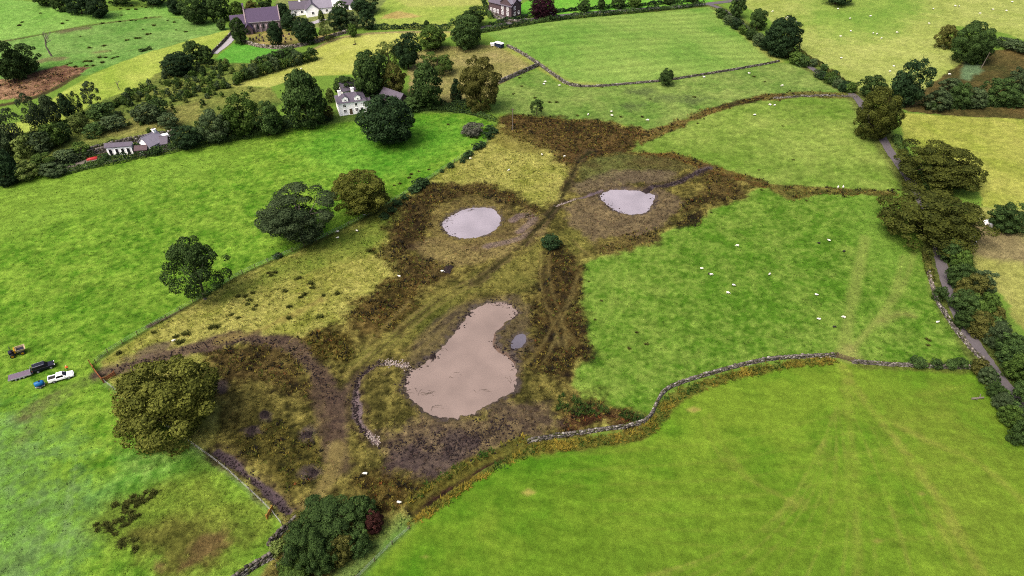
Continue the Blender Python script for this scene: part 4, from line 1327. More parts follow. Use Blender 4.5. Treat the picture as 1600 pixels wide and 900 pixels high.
def crown_mesh(name, seed, lobes, leaves, size, gaps=0.0, top=1.0, low=-0.75, lobe_r=(.26, .42), tall=False):
    """crown of leaf sprays on many lobes, about one unit in radius and half height"""
    r = np.random.default_rng(seed)
    k = np.arange(lobes) + .5
    ph = k * 2.39996 + r.uniform(0, 6)
    z = low + (top - low) * k / lobes + r.normal(0, .06, lobes)
    z = np.clip(z, -0.92, .97)
    rad = np.sqrt(np.clip(1 - z * z, .02, 1))
    if tall:
        rad = rad * (1.02 - .45 * (z + 1) / 2)
    lr = r.uniform(lobe_r[0], lobe_r[1], lobes)
    sh = (1 - lr) * r.uniform(.72, 1.16, lobes)
    LC = np.stack([np.cos(ph) * rad * sh, np.sin(ph) * rad * sh, z * (1 - lr * .8)], 1)
    inner = max(3, lobes // 7)
    LC = np.concatenate([LC, r.normal(0, .24, (inner, 3))])
    lr = np.concatenate([lr, r.uniform(.28, .4, inner)])
    if gaps:
        keep = r.random(len(lr)) > gaps
        LC, lr = LC[keep], lr[keep]
    # uneven outline: some sides reach further than others
    ax = r.normal(size=(5, 3))
    bulge = 1 + .13 * np.sin(LC @ ax.T * 2.2 + r.uniform(0, 6, 5)).sum(1) / 1.6
    LC = LC * bulge[:, None]
    wgt = lr ** 2
    which = r.choice(len(lr), leaves, p=wgt / wgt.sum())
    d = r.normal(size=(leaves, 3))
    out = LC[which] / (np.linalg.norm(LC[which], axis=1)[:, None] + 1e-6)
    d = d / np.linalg.norm(d, axis=1)[:, None] + 0.45 * out + (0, 0, .25)
    d /= np.linalg.norm(d, axis=1)[:, None]
    # twiggy sub-clumps inside every lobe
    sub = np.floor(d * 2.3 + r.uniform(0, 1, 3))
    hsh = np.abs(np.sin(sub @ np.array([12.9898, 78.233, 37.719]) + which * 3.7) * 43758.5) % 1
    dist = lr[which] * (.72 + .3 * hsh + .16 * r.random(leaves))
    stray = r.random(leaves) < .07
    dist = np.where(stray, dist * r.uniform(1.1, 1.45, leaves), dist)
    P = LC[which] + d * dist[:, None] * np.array([1, 1, .72])
    nrm = d + .75 * r.normal(size=(leaves, 3)) * .6
    nrm /= np.linalg.norm(nrm, axis=1)[:, None]
    P[:, :2] -= (np.percentile(P[:, :2], 1, axis=0) + np.percentile(P[:, :2], 99, axis=0)) / 2
    P[:, :2] /= np.percentile(np.abs(P[:, :2]), 98.5)
    P[:, 2] -= (np.percentile(P[:, 2], 1) + np.percentile(P[:, 2], 99)) / 2
    P[:, 2] /= np.percentile(np.abs(P[:, 2]), 98.5)
    V, F = leaf_quads(P, nrm, size, r)
    lt = r.uniform(.1, .75, len(lr))
    tone = lt[which] * .6 + .35 * hsh + .4 * r.random(leaves) - .12
    me = mesh_np(name, V, F, (LEAF['dark'],))
    return with_tone(me, tone, 4)


CROWN = dict(
    big=[crown_mesh('crown', 100 + i, 64, 38000, .024, gaps=.12, lobe_r=(.12, .28), low=-.9) for i in range(3)],
    oak=[crown_mesh('crown', 110 + i, 80, 36000, .025, gaps=.12, lobe_r=(.1, .25), low=-.85) for i in range(3)],
    round=[crown_mesh('crown', 120 + i, 40, 9500, .046, gaps=.1, lobe_r=(.14, .34), low=-.92) for i in range(6)],
    dense=[crown_mesh('crown', 130 + i, 80, 20000, .036, lobe_r=(.15, .26), low=-.9) for i in range(2)],
    sparse=[crown_mesh('crown', 140 + i, 34, 8000, .034, gaps=.3, lobe_r=(.14, .28)) for i in range(3)],
    open=[crown_mesh('crown', 190 + i, 44, 15000, .03, gaps=.22, lobe_r=(.12, .27), low=-.9) for i in range(2)],
    tall=[crown_mesh('crown', 150 + i, 48, 9000, .05, tall=True, low=-.95, lobe_r=(.16, .3)) for i in range(3)],
    wispy=[crown_mesh('crown', 160 + i, 20, 2400, .05, gaps=.3, lobe_r=(.16, .3)) for i in range(3)],
    shrub=[crown_mesh('foliage', 170 + i, 18, 1900, .085, low=-.95, lobe_r=(.26, .46)) for i in range(6)],
    tiny=[crown_mesh('foliage', 180 + i, 9, 560, .14, low=-.8, lobe_r=(.3, .5)) for i in range(5)],
)


def add_crown(name, kind, mat, parent, loc, R, hz, rz, variant):
    me = CROWN[kind][variant % len(CROWN[kind])]
    o = obj(name, me, parent, loc, rz)
    o.scale = (R, R * random.uniform(.85, 1.1), hz / 2)
    o.material_slots[0].link = 'OBJECT'
    o.material_slots[0].material = LEAF[mat]
    return o


def fit_box(x0, y0, x1, y1, clear):
    """where a plant stands and how big it is, from the outline it shows"""
    cx, cy = (x0 + x1) / 2, (y0 + y1) / 2
    zc = 4.0
    for _ in range(6):
        c = G(cx, cy, zc)
        s = FPX / depth_at(c)
        R = (x1 - x0) / 2 / s
        dv = np.array([0, 0, CAM_H]) - c
        el = math.asin(dv[2] / np.linalg.norm(dv))
        hh = (y1 - y0) / 2 / s
        v = hh * hh - (R * math.sin(el)) ** 2
        hz = 2 * math.sqrt(max(v, 0.01)) / math.cos(el)
        hz = min(max(hz, .9 * R), 3.2 * R)
        zc = clear + hz / 2
    return c, R, hz


nt_ = [0]


def tree(label, box, kind='round', mat='dark', clear=1.5, limbs=5, bark='bark', lean=0, group=None, name='broadleaf_tree'):
    nt_[0] += 1
    k = nt_[0]
    x0, y0, x1, y1 = box
    c, R, hz = fit_box(x0, y0, x1, y1, clear)
    bz = gz(c[0], c[1])
    root = empty(name, (c[0], c[1], bz))
    zc = clear + hz / 2
    R *= .94
    add_crown('crown', kind, mat, root, (0, 0, zc), R, hz, random.random() * 6.28, k)
    r0 = max(.16, R * .055)
    mb = MB()
    fork = max(clear + .12 * hz, .9)
    mb.tube((0, 0, -.4), (0, 0, .5), r0 * 1.5, r0 * 1.08, 8, False)
    mb.tube((0, 0, .5), (.04 * R, 0, fork), r0 * 1.08, r0 * .85, 8, False)
    mb.tube((.04 * R, 0, fork), (0, .05 * R, clear + .85 * hz), r0 * .8, r0 * .15, 7, False)
    for i in range(limbs):
        a = i * 6.283 / limbs + random.random()
        q = random.uniform(.5, .78)
        z0 = fork + random.uniform(-.05, .2) * hz
        m1 = np.array((math.cos(a) * R * .3, math.sin(a) * R * .3, z0 + .16 * hz))
        m2 = np.array((math.cos(a + .2) * R * q, math.sin(a + .2) * R * q, clear + hz * random.uniform(.4, .72)))
        mb.tube((.03 * R, 0, z0), m1, r0 * .5, r0 * .36, 6, False)
        mb.tube(m1, m2, r0 * .36, r0 * .1, 6, False)
    mb.build('trunk', M[bark], root, smooth=True)
    return tag(root, label, 'tree', group)


def shrub(label, box, mat='dark', kind='shrub', group=None, name='shrub', cat='shrub'):
    nt_[0] += 1
    x0, y0, x1, y1 = box
    c, R, hz = fit_box(x0, y0, x1, y1, -.1)
    hz = min(hz, 2.6 * R)
    root_z = gz(c[0], c[1])
    o = add_crown(name, kind, mat, None, (c[0], c[1], root_z + hz * .44), R, hz, random.random() * 6.28, nt_[0])
    return tag(o, label, cat, group)


# --- the single trees that stand out
tree('great spreading olive-green oak beside the fence at the muddy gateway', (178, 556, 345, 698), 'oak', 'oak', .6, 7)
tree('grey-green field oak with a bare trunk on the wet meadow fence', (405, 287, 520, 374), 'big', 'grey', 2.4, 8, 'bark_pale')
tree('olive-brown rounded oak next along the wet meadow fence', (515, 262, 607, 330), 'oak', 'oak', 1.6, 7)
tree('thin ragged tree with open crown at the bend of the meadow fence', (257, 370, 348, 464), 'open', 'dark', 2.4, 9, 'bark_pale')
tree('dense near-black round tree in front of the white house', (560, 150, 647, 226), 'dense', 'vdark', .3, 5)
tree('spreading dark green tree beside the grey wall at the bottom', (462, 772, 566, 856), 'big', 'dark', .6, 6)
tree('broad olive oak where the lane enters the trees, uppermost of three', (1335, 141, 1414, 217), 'oak', 'lane_oak', .4, 6)
tree('wide olive oak standing right of the lane, middle of three', (1405, 227, 1531, 294), 'oak', 'lane_oak', .4, 7)
tree('wide low oak overhanging the lane, lowest of three', (1383, 296, 1530, 384), 'oak', 'lane_oak', .4, 7)
tree('small dark tree on the near wall of the hayfield', (1029, 107, 1054, 131), 'round', 'dark', .5)
tree('tiny leafy tree at the top of the brown rushes', (827, 154, 851, 176), 'sparse', 'dark', .8, 5)
shrub('small dark green bush alone on the track between the ponds', (845, 366, 878, 392), 'vdark')
shrub('grey leafless bush lying in the corner of the bright pasture', (720, 193, 757, 209), 'greytwig')

# --- around the white house
for lb, bx, kd, mt, cl in (
    ('dark tree left of the white house', (442, 113, 505, 194), 'tall', 'dark', .8),
    ('rounded dark tree behind the one left of the white house', (448, 113, 496, 160), 'round', 'mid', 1.5),
    ('low broad tree further left of the white house', (392, 158, 440, 210), 'round', 'dark', .5),
    ('dark tree between the plantation and the pasture hedge', (345, 150, 402, 212), 'round', 'mid', .6),
    ('bushy tree above the pale cottage roof', (310, 172, 358, 222), 'round', 'grey', .4),
    ('dark bushy tree right of the pale cottage', (268, 196, 318, 232), 'round', 'vdark', .2),
    ('tall dark tree behind the white house, left of its group', (552, 82, 606, 150), 'round', 'dark', 1.0),
    ('broad dark tree behind the white house, in front of its group', (556, 96, 600, 150), 'tall', 'vdark', .8),
    ('pale feathery tree at the edge of the yellow field', (585, 64, 626, 100), 'sparse', 'light', 1.2),
    ('dark tree right of the pale feathery tree', (614, 54, 657, 104), 'round', 'vdark', 1.0),
    ('brownish oak in the middle of the trees behind the white house', (595, 100, 634, 149), 'round', 'brown', .6),
    ('dark conical tree right of the outbuilding', (636, 99, 693, 168), 'tall', 'dark', .3),
    ('olive domed oak right of the dark conical tree', (717, 92, 782, 170), 'oak', 'brown', .6),
    ('slim dark evergreen between the conical tree and the olive domed oak', (702, 116, 724, 166), 'tall', 'vdark', .2),
    ('light green shrubby tree in the hay paddock', (655, 80, 712, 114), 'sparse', 'mid', .5),
    ('yellow-green conifer beside the left corner of the white house', (509, 137, 522, 160), 'tall', 'light', .2),
    ('small light tree right of the white chimneys', (553, 138, 572, 154), 'round', 'mid', .2),
    ('reddish-brown shrub tree at the left wall of the white house', (500, 165, 522, 186), 'round', 'brown', .2),
    ('dark tree under the small slate-roofed building', (520, 120, 556, 148), 'round', 'dark', .4),
    ('bushy dark tree along the pasture right of the outbuilding', (626, 148, 668, 172), 'round', 'dark', .2),
    # the row to the road
    ('large dark tree on the boundary below the road, rightmost of its row', (698, 25, 756, 72), 'dense', 'dark', .8),
    ('dark tree behind the large boundary tree, near the stone house', (720, 11, 762, 38), 'round', 'dark', .8),
    ('mid-green tree left of the large boundary tree', (648, 40, 702, 76), 'round', 'mid', .6),
    ('small tree sticking out of the far paddock hedge', (661, 32, 673, 46), 'tall', 'dark', .2),
    # church and cottages
    ('dark columnar yew in front of the church', (418, 35, 441, 72), 'tall', 'vdark', .1),
    ('wide dark yew right of the churchyard', (457, 31, 494, 67), 'dense', 'vdark', .1),
    ('dark yew against the right end of the church', (440, 18, 467, 46), 'round', 'vdark', .1),
    ('dark yew rising behind the right end of the church', (428, 6, 452, 30), 'tall', 'vdark', .2),
    ('pale green tree beside the curved churchyard wall', (495, 34, 522, 60), 'sparse', 'light', .8),
    ('yellowish young tree in front of the white cottages', (496, 16, 508, 36), 'tall', 'light', .3),
    ('dark tree in the cottage garden', (511, 15, 545, 46), 'round', 'vdark', .4),
    ('dark tree at the corner of the yellow field', (558, 16, 585, 43), 'round', 'vdark', .5),
    ('grey-green shrub tree between the two dark cottage trees', (540, 20, 562, 44), 'round', 'grey', .3),
    ('wide dark tree above the cottage garden', (548, -8, 592, 20), 'round', 'vdark', .6),
    ('tree in front of the top white house', (518, 2, 544, 22), 'round', 'dark', .3),
    ('small fluffy tree on the bend of the churchyard wall', (541, 38, 558, 56), 'round', 'mid', .3),
    ('dark tree left of the church porch', (359, 30, 387, 66), 'round', 'dark', .3),
    ('light-topped tree behind the chancel of the church', (358, 4, 384, 34), 'round', 'mid', .5),
    ('brownish tree behind the church roof', (384, 0, 404, 20), 'round', 'brown', .5),
    ('small round bush at the top of the pale church lane', (337, 30, 354, 46), 'round', 'dark', .1),
    ('dark tree behind the church, above its ridge', (402, -8, 424, 14), 'round', 'dark', .5),
    # top left woods
    ('dark tree at the right end of the far left wood', (130, -4, 168, 25), 'round', 'vdark', .3),
    ('dark tree second from the right end of the far left wood', (104, -10, 140, 20), 'round', 'vdark', .3),
    ('dark tree third from the right end of the far left wood', (78, -16, 112, 14), 'round', 'dark', .3),
    ('dark tree fourth from the right end of the far left wood', (48, -22, 86, 8), 'round', 'dark', .3),
    ('dark tree at the lower right of the wood above the church lane', (282, -2, 322, 36), 'round', 'dark', .3),
    ('dark tree at the left of the wood above the church lane', (260, -12, 292, 20), 'round', 'vdark', .3),
    ('tall dark tree in the middle of the wood above the church lane', (302, -14, 338, 22), 'round', 'vdark', .3),
    ('dark tree right in the wood above the church lane', (322, -8, 360, 30), 'round', 'dark', .3),
    ('dark tree in the strip of trees along the far field, left end', (168, -20, 206, 6), 'round', 'dark', .3),
    ('dark tree in the strip of trees along the far field, right end', (214, -20, 258, 7), 'round', 'vdark', .3),
    # left edge
    ('large dark tree at the left end of the brown bracken', (-18, 64, 34, 124), 'round', 'dark', .4),
    ('dark bushy tree right of the large one by the brown bracken', (18, 70, 58, 112), 'round', 'dark', .3),
    ('near-black round bush tree by the yellow slope', (252, 83, 302, 115), 'dense', 'vdark', .1),
    ('dark tree behind the near-black round bush tree', (288, 65, 318, 97), 'round', 'dark', .4),
    ('small dark tree next to the pale church lane', (308, 72, 334, 98), 'round', 'dark', .3),
    ('dark tree at the left end of the pasture hedge', (-22, 232, 25, 286), 'round', 'vdark', .2),
    ('shaggy dark tree above the left end of the pasture hedge', (-24, 186, 24, 240), 'round', 'grey', .5),
):
    tree(lb, bx, kd, mt, cl)
for lb, bx, kd, mt, cl in (
    ('pale thin tree furthest left in the row below the yellow slope', (-8, 168, 34, 226), 'wispy', 'grey', 3.0),
    ('tall pale tree with bare stems in the row below the yellow slope', (30, 148, 70, 208), 'sparse', 'grey', 3.0),
    ('tall leafy tree beside the bare-stemmed one below the yellow slope', (62, 142, 90, 200), 'tall', 'grey', 1.5),
    ('dark ivy-clad tree in the row below the yellow slope', (90, 142, 112, 186), 'tall', 'vdark', .6),
    ('slim ivy-clad trunk right of the dark ivy-clad tree', (105, 143, 128, 182), 'sparse', 'vdark', .8),
    ('vase-shaped tree at the right end of the row below the yellow slope', (121, 130, 153, 164), 'sparse', 'grey', 2.2),
):
    tree(lb, bx, kd, mt, cl, 7, 'bark_pale')

# --- right side and the lane
for lb, bx, kd, mt, cl in (
    ('copper beech with purple leaves beside the stone house', (829, -4, 868, 27), 'dense', 'copper', .3),
    ('round tree on the far roadside, first right of the copper beech', (902, 0, 922, 18), 'round', 'dark', .2),
    ('slim tree on the far roadside, second right of the copper beech', (934, -2, 946, 14), 'tall', 'dark', .2),
    ('low tree on the far roadside, third right of the copper beech', (955, -6, 977, 12), 'round', 'dark', .2),
    ('tree on the far roadside, fourth right of the copper beech', (980, -8, 1004, 10), 'round', 'mid', .2),
    ('tree on the far roadside near the road junction', (1034, -12, 1056, 6), 'round', 'dark', .2),
    ('tree above the road junction', (1076, -10, 1094, 4), 'round', 'dark', .2),
    ('dark bushy tree below the road junction', (1140, -8, 1168, 26), 'round', 'dark', .2),
    ('small rounded tree on the lane between junction and large dark tree', (1169, 15, 1201, 44), 'round', 'dark', .3),
    ('large dark tree standing on the lane right of the hayfield', (1196, 29, 1254, 84), 'dense', 'vdark', .3),
    ('dark tree cut by the top edge over the pale field', (1284, -26, 1335, 5), 'round', 'vdark', .4),
    ('tall dark tree in the thicket above the uppermost lane oak', (1394, 97, 1453, 164), 'round', 'vdark', .3),
    ('dark bushy tree left of the tall one above the uppermost lane oak', (1343, 118, 1388, 152), 'round', 'dark', .2),
    ('round-topped tree in the bog at the upper right', (1489, 38, 1558, 97), 'oak', 'dark', .3),
    ('brownish small tree touching the round-topped bog tree', (1466, 41, 1497, 74), 'round', 'brown', .2),
):
    tree(lb, bx, kd, mt, cl)
WILLOW = 'round grey-green willow bushes of the upper right bog'
for i, bx in enumerate([(1446, 140, 1490, 172), (1484, 128, 1522, 168), (1505, 136, 1542, 168), (1540, 120, 1592, 164), (1578, 108, 1625, 150), (1560, 140, 1600, 166), (1470, 122, 1505, 145)]):
    shrub('round grey-green willow bush in the thicket below the bog', bx, 'dark' if i % 2 else 'grey', 'round', WILLOW, 'willow_bush', 'bush')
for bx in [(1570, 62, 1602, 78), (1558, 58, 1580, 72), (1590, 66, 1620, 84)]:
    shrub('low scrub bush right of the round-topped bog tree', bx, 'grey', 'shrub', 'scrub bushes beside the bog tree', 'scrub_bush', 'bush')
shrub('dark green bush at the right edge beside the pale bales', (1550, 316, 1612, 362), 'dark', 'round')
shrub('light green bush at the foot of the round-topped bog tree', (1513, 78, 1542, 99), 'mid', 'round')

LH = 'hedge bushes on the right side of the lane'
for i, bx in enumerate([(1470, 372, 1506, 410), (1490, 385, 1520, 425), (1480, 410, 1520, 450), (1500, 425, 1545, 470), (1520, 420, 1556, 462), (1486, 452, 1530, 492), (1520, 455, 1562, 500), (1492, 482, 1524, 516), (1516, 488, 1556, 528), (1542, 500, 1582, 544), (1560, 520, 1604, 566), (1578, 552, 1622, 600), (1592, 585, 1640, 640), (1545, 470, 1572, 510)]):
    shrub('dark leafy bush in the thick hedge right of the lane', bx, ('dark', 'mid', 'dark', 'brown', 'grey')[i % 5], 'round', LH, 'hedge_bush', 'bush')
for i, bx in enumerate([(1543, 598, 1572, 625), (1552, 612, 1586, 642), (1566, 632, 1602, 668), (1580, 656, 1616, 698), (1530, 572, 1556, 600)]):
    shrub('bush in the hedge between lane and near pasture', bx, ('dark', 'grey', 'mid')[i % 3], 'round', 'hedge bushes left of the lower lane', 'hedge_bush', 'bush')
for bx in [(1423, 558, 1448, 576), (1454, 560, 1475, 577), (1477, 562, 1496, 577), (1492, 558, 1513, 576), (1514, 566, 1530, 579)]:
    shrub('small round dark bush on the low wall by the gateway', bx, 'dark', 'shrub', 'bushes on the low wall', 'bush', 'bush')
shrub('yellow-brown bush where the low wall meets the lane', (1518, 560, 1545, 586), 'brown', 'shrub')
shrub('dark bush between tumbled wall and lane', (1458, 448, 1482, 470), 'dark', 'shrub')
LL = 'hedge bushes along the upper lane'
for i, (a, b, s) in enumerate([(1128, 22, 9), (1140, 32, 9), (1152, 38, 10), (1163, 47, 9), (1174, 55, 10), (1186, 63, 11), (1197, 70, 11), (1244, 92, 12), (1254, 96, 11), (1279, 116, 8), (1286, 119, 8), (1298, 123, 10), (1305, 127, 10), (1312, 132, 9), (1320, 136, 10), (1330, 138, 10), (1288, 106, 6), (1270, 99, 7), (1306, 116, 6)]):
    shrub('small dark bush in the hedge along the upper lane', (a - s, b - s, a + s, b + s * .7), ('dark', 'grey', 'vdark', 'mid')[i % 4], 'shrub', LL, 'hedge_bush', 'bush')
shrub('brown bush at the foot of the large dark lane tree', (1222, 72, 1243, 90), 'brown', 'shrub')
# around the bottom tree
shrub('dull red shrub beside the dark tree at the bottom', (568, 792, 598, 834), 'red', 'round')
shrub('olive-brown bush in front of the dark tree at the bottom', (514, 836, 554, 882), 'brown', 'round')
shrub('dark green bush at the lower left of the dark bottom tree', (436, 812, 512, 888), 'dark', 'big')
shrub('light green bush at the picture bottom beside the bleached branches', (430, 866, 484, 915), 'mid', 'round')
shrub('yellowish bush between wall and dark bottom tree', (420, 845, 446, 868), 'light', 'shrub')
shrub('dark green bush in front of the dark bottom tree, left of the brown bush', (476, 838, 530, 896), 'dark', 'round')
shrub('dark green bush right of the olive-brown bush', (538, 826, 582, 870), 'dark', 'round')
shrub('pale bush at the end of the purple drain', (452, 798, 484, 824), 'brown', 'shrub')
shrub('dark bush behind the dark bottom tree, beside the red shrub', (542, 774, 586, 818), 'dark', 'round')
# garden and pasture edge on the left
for i, bx in enumerate([(18, 248, 62, 282), (40, 240, 86, 270), (60, 252, 100, 276), (-5, 268, 24, 292)]):
    shrub('leafy bush at the left end of the cottage garden', bx, ('light', 'mid', 'grey', 'vdark')[i], 'round', 'bushes at the left end of the cottage garden', 'bush', 'bush')
shrub('dark clipped bush beside the red canoe', (152, 241, 172, 251), 'vdark', 'shrub')
shrub('dark clipped bush in front of the pale cottage', (230, 229, 254, 241), 'vdark', 'shrub')
shrub('dark bush between summer house and pale cottage', (206, 224, 222, 238), 'vdark', 'shrub')
for i, bx in enumerate([(108, 222, 140, 246), (80, 190, 112, 222), (104, 176, 140, 206), (40, 206, 80, 240), (60, 192, 96, 230), (138, 160, 176, 186), (20, 210, 56, 246), (84, 232, 118, 256)]):
    shrub('dark bush under the row of trees below the yellow slope', bx, ('mid', 'dark', 'light', 'grey')[i % 4], 'shrub', 'undergrowth bushes below the yellow slope', 'bush', 'bush')
for (a, b, s) in [(655, 288, 12), (648, 296, 10), (663, 285, 8), (732, 240, 7), (727, 246, 6), (745, 230, 8), (753, 226, 7), (704, 259, 6), (690, 268, 4), (762, 212, 9), (772, 205, 8), (765, 200, 7), (433, 400, 7), (722, 252, 5), (620, 318, 8), (632, 308, 7), (612, 328, 7), (600, 338, 8)]:
    shrub('small dark bush along the upper meadow fence', (a - s, b - s * .8, a + s, b + s * .6), 'vdark', 'tiny', 'bushes along the upper meadow fence', 'bush', 'bush')

# young plantation: many small individuals
PL = W([(112, 204), (165, 160), (215, 140), (250, 118), (330, 100), (400, 98), (446, 88), (430, 108), (372, 132), (400, 138), (425, 150), (400, 165), (350, 160), (330, 195), (270, 208), (200, 216), (140, 225)])
DENS = W([(160, 160), (215, 138), (255, 116), (330, 98), (440, 90), (400, 120), (360, 140), (300, 160), (210, 178)])
done, tries = 0, 0
rp = np.random.default_rng(5)
lo, hi = PL.min(0), PL.max(0)
while done < 200 and tries < 20000:
    tries += 1
    q = rp.uniform(lo, hi)
    if not inside(q[:1], q[1:], PL)[0]:
        continue
    dense = inside(q[:1], q[1:], DENS)[0]
    if not dense and rp.random() > .38:
        continue
    R = rp.uniform(.55, 1.25) if dense else rp.uniform(.4, 1.0)
    hz = R * rp.uniform(1.8, 3.0)
    o = add_crown('young_tree', 'tiny' if R < 1.1 else 'shrub', ('grey', 'mid', 'dark', 'mid', 'light')[int(rp.integers(5))], None, (q[0], q[1], gz(q[0], q[1]) + hz * .45), R, hz, rp.random() * 6, int(rp.integers(9)))
    tag(o, 'small young tree in the scrubby plantation behind the cottage', 'young tree', 'young trees of the plantation')
    done += 1
for i, bx in enumerate([(208, 160, 250, 192), (226, 154, 262, 180), (156, 180, 192, 204), (130, 192, 162, 214), (246, 176, 276, 200)]):
    shrub('larger dark bush standing in the open part of the plantation', bx, 'dark' if i % 2 else 'grey', 'shrub', 'larger bushes in the plantation', 'bush', 'bush')
for i in range(11):
    a = 372 + i * 11.5
    b = 124 - i * 3.4
    shrub('bush in the row along the lower edge of the yellow field', (a - 9, b - 12 - (i % 3) * 3, a + 9, b + 4), ('mid', 'dark', 'grey')[i % 3], 'shrub', 'bushes along the lower edge of the yellow field', 'bush', 'bush')
for i in range(12):
    a, b = 405 + i * 8.2, 97 - i * 2.6
    if i < 7:
        shrub('bush in the row between church meadow and yellow field', (a - 7, b - 9, a + 7, b + 5), ('grey', 'dark')[i % 2], 'shrub', 'bushes between church meadow and yellow field', 'bush', 'bush')


# --- clipped and overgrown hedges
def hedge(label, px, w_=1.6, h=1.6, mat='dark', per=60, size=.2, seed=1, sm=1):
    r = np.random.default_rng(seed)
    p, L = resample(smooth_line(W(px), sm), .5)
    n = int(L * per)
    i = r.integers(0, len(p) - 1, n)
    f = r.random(n)[:, None]
    q = p[i] * (1 - f) + p[i + 1] * f
    t = p[i + 1] - p[i]
    t /= np.linalg.norm(t, axis=1)[:, None] + 1e-9
    nr = np.stack([-t[:, 1], t[:, 0]], 1)
    th = r.uniform(-.12, 1.12, n) * math.pi
    lump = 1 + .22 * np.sin(i * .23 + seed) + .16 * np.sin(i * .71 + 2 * seed) + r.normal(0, .08, n)
    ox = np.cos(th) * w_ / 2 * lump
    oz = np.clip(np.sin(th), 0, 1) ** .6 * h * lump
    P = np.column_stack([q + nr * ox[:, None], np.array([gz(*a) for a in q]) + oz])
    nrm = np.column_stack([nr * np.cos(th)[:, None], np.sin(th)]) + r.normal(0, .5, (n, 3))
    nrm /= np.linalg.norm(nrm, axis=1)[:, None]
    V, F = leaf_quads(P, nrm, size, r)
    tone = .35 + .25 * np.sin(i * .13) + r.uniform(-.35, .35, n)
    me = with_tone(mesh_np('hedge', V, F, (LEAF[mat],)), tone, 4)
    return tag(obj('hedge', me), label, 'hedge')


hedge('long dark hedge between the cottage garden and the bright pasture', [(88, 274), (140, 262), (200, 250), (260, 238), (300, 230), (380, 216), (440, 206), (490, 197)], 2.2, 2.0, 'dark', 70, .22, 1)
hedge('low dark shrubbery at the top edge of the cottage garden', [(70, 268), (100, 258), (125, 252), (150, 243)], 2.0, 1.6, 'grey', 60, .22, 2)
hedge('dark roadside hedge along the far edge of the hayfield', [(740, 53), (790, 44), (850, 34), (920, 26), (1000, 19), (1060, 13), (1100, 9)], 2.2, 1.8, 'dark', 70, .28, 3)
hedge('thin hedge on the far side of the far road', [(765, 40), (800, 32), (860, 20), (930, 14), (1000, 9), (1080, 2)], 1.8, 1.4, 'vdark', 60, .28, 4)
hedge('dark hedge across the foot of the far paddock', [(575, 46), (620, 45), (670, 45), (700, 47)], 2.0, 1.8, 'vdark', 70, .28, 5)
hedge('hedge along the garden in front of the white house', [(430, 200), (490, 193), (520, 188)], 2.0, 1.8, 'vdark', 80, .22, 6)
hedge('low field hedge on the right side of the upper lane', [(1245, 80), (1275, 98), (1305, 119), (1336, 141)], 1.6, 1.2, 'brown', 60, .24, 7)
hedge('ragged hedge along the pasture below the dark conical tree', [(640, 173), (690, 171), (740, 178), (775, 190)], 1.8, 1.2, 'dark', 60, .24, 8)
hedge('dark vegetation strip along the wall behind the summer house', [(115, 241), (160, 229), (210, 219), (265, 209)], 1.6, 1.0, 'dark', 50, .24, 9)
hedge('short dark hedge on the crest of the yellow slope', [(218, 82), (228, 79), (237, 77)], 1.2, 1.2, 'dark', 60, .24, 10)
hedge('rough hedge beside the lane below the lowest oak', [(1444, 395), (1449, 415), (1456, 440)], 1.4, .9, 'brown', 60, .2, 11)
hedge('bushy hedge between lane and yellow field under the oaks', [(1398, 215), (1412, 240), (1440, 285), (1478, 350)], 2.2, 1.5, 'dark', 60, .24, 12)
hedge('boundary hedge between stone house and far paddock', [(768, 30), (762, 20), (758, 8), (752, -6)], 1.8, 1.5, 'dark', 60, .26, 13)

hedge('tall overgrown hedge mass on the right bank of the lane', [(1488, 392), (1500, 420), (1512, 455), (1528, 490), (1556, 530), (1590, 575), (1640, 640), (1720, 745), (1830, 890)], 5.0, 2.6, 'dark', 150, .26, 14)
hedge('overgrown hedge on the left bank of the lower lane', [(1536, 580), (1556, 610), (1580, 645), (1612, 695), (1680, 790), (1760, 900)], 2.6, 1.8, 'dark', 110, .24, 15)
hedge('ragged hedge along the upper lane beside the hayfield', [(1122, 18), (1150, 38), (1185, 64), (1200, 74), (1240, 92), (1262, 104)], 2.2, 1.5, 'dark', 70, .28, 16)
hedge('tangled undergrowth below the row of thin trees', [(-20, 232), (20, 222), (60, 212), (100, 198), (150, 178), (200, 155), (240, 138)], 4.5, 1.3, 'mid', 90, .3, 17)
hedge('thick shrubbery behind the pasture hedge left of the white house', [(290, 222), (340, 208), (400, 202), (450, 192)], 4.0, 2.2, 'dark', 110, .3, 18)
hedge('shrubbery under the trees behind the white house', [(545, 152), (590, 148), (630, 160), (680, 168), (740, 168)], 4.0, 2.2, 'dark', 100, .3, 19)
hedge('dark thicket edge below the willow bushes', [(1440, 168), (1490, 168), (1540, 165), (1610, 160)], 3.5, 1.6, 'dark', 90, .3, 20)


# --- bare trees
def bare_tree(label, px, h, mat='bark_pale', seed=1, name='dead_tree', flat=False):
    r = random.Random(seed)
    b = G(*px)
    mb = MB()

    def grow(p, d, L, rad, lev):
        q = p + d * L
        mb.tube(p, q, rad, rad * .7, 6 if lev < 2 else 4, False)
        if lev == 4:
            return
        for _ in range(3 if lev < 2 else 2):
            nd = d + np.array([r.gauss(0, .5), r.gauss(0, .5), r.gauss(.12, .25)])
            nd /= np.linalg.norm(nd)
            grow(q if r.random() < .7 else p + d * L * .6, nd, L * r.uniform(.55, .8), rad * .6, lev + 1)
    root = empty(name, (b[0], b[1], gz(b[0], b[1])))
    d0 = np.array([-.18, 0, 1.0]) if not flat else np.array([.7, .3, .35])
    grow(np.array([0, 0, -.2]), d0 / np.linalg.norm(d0), h * .38, h * .035, 0)
    mb.build('trunk', M[mat], root)
    return tag(root, label, 'tree' if not flat else 'branch')


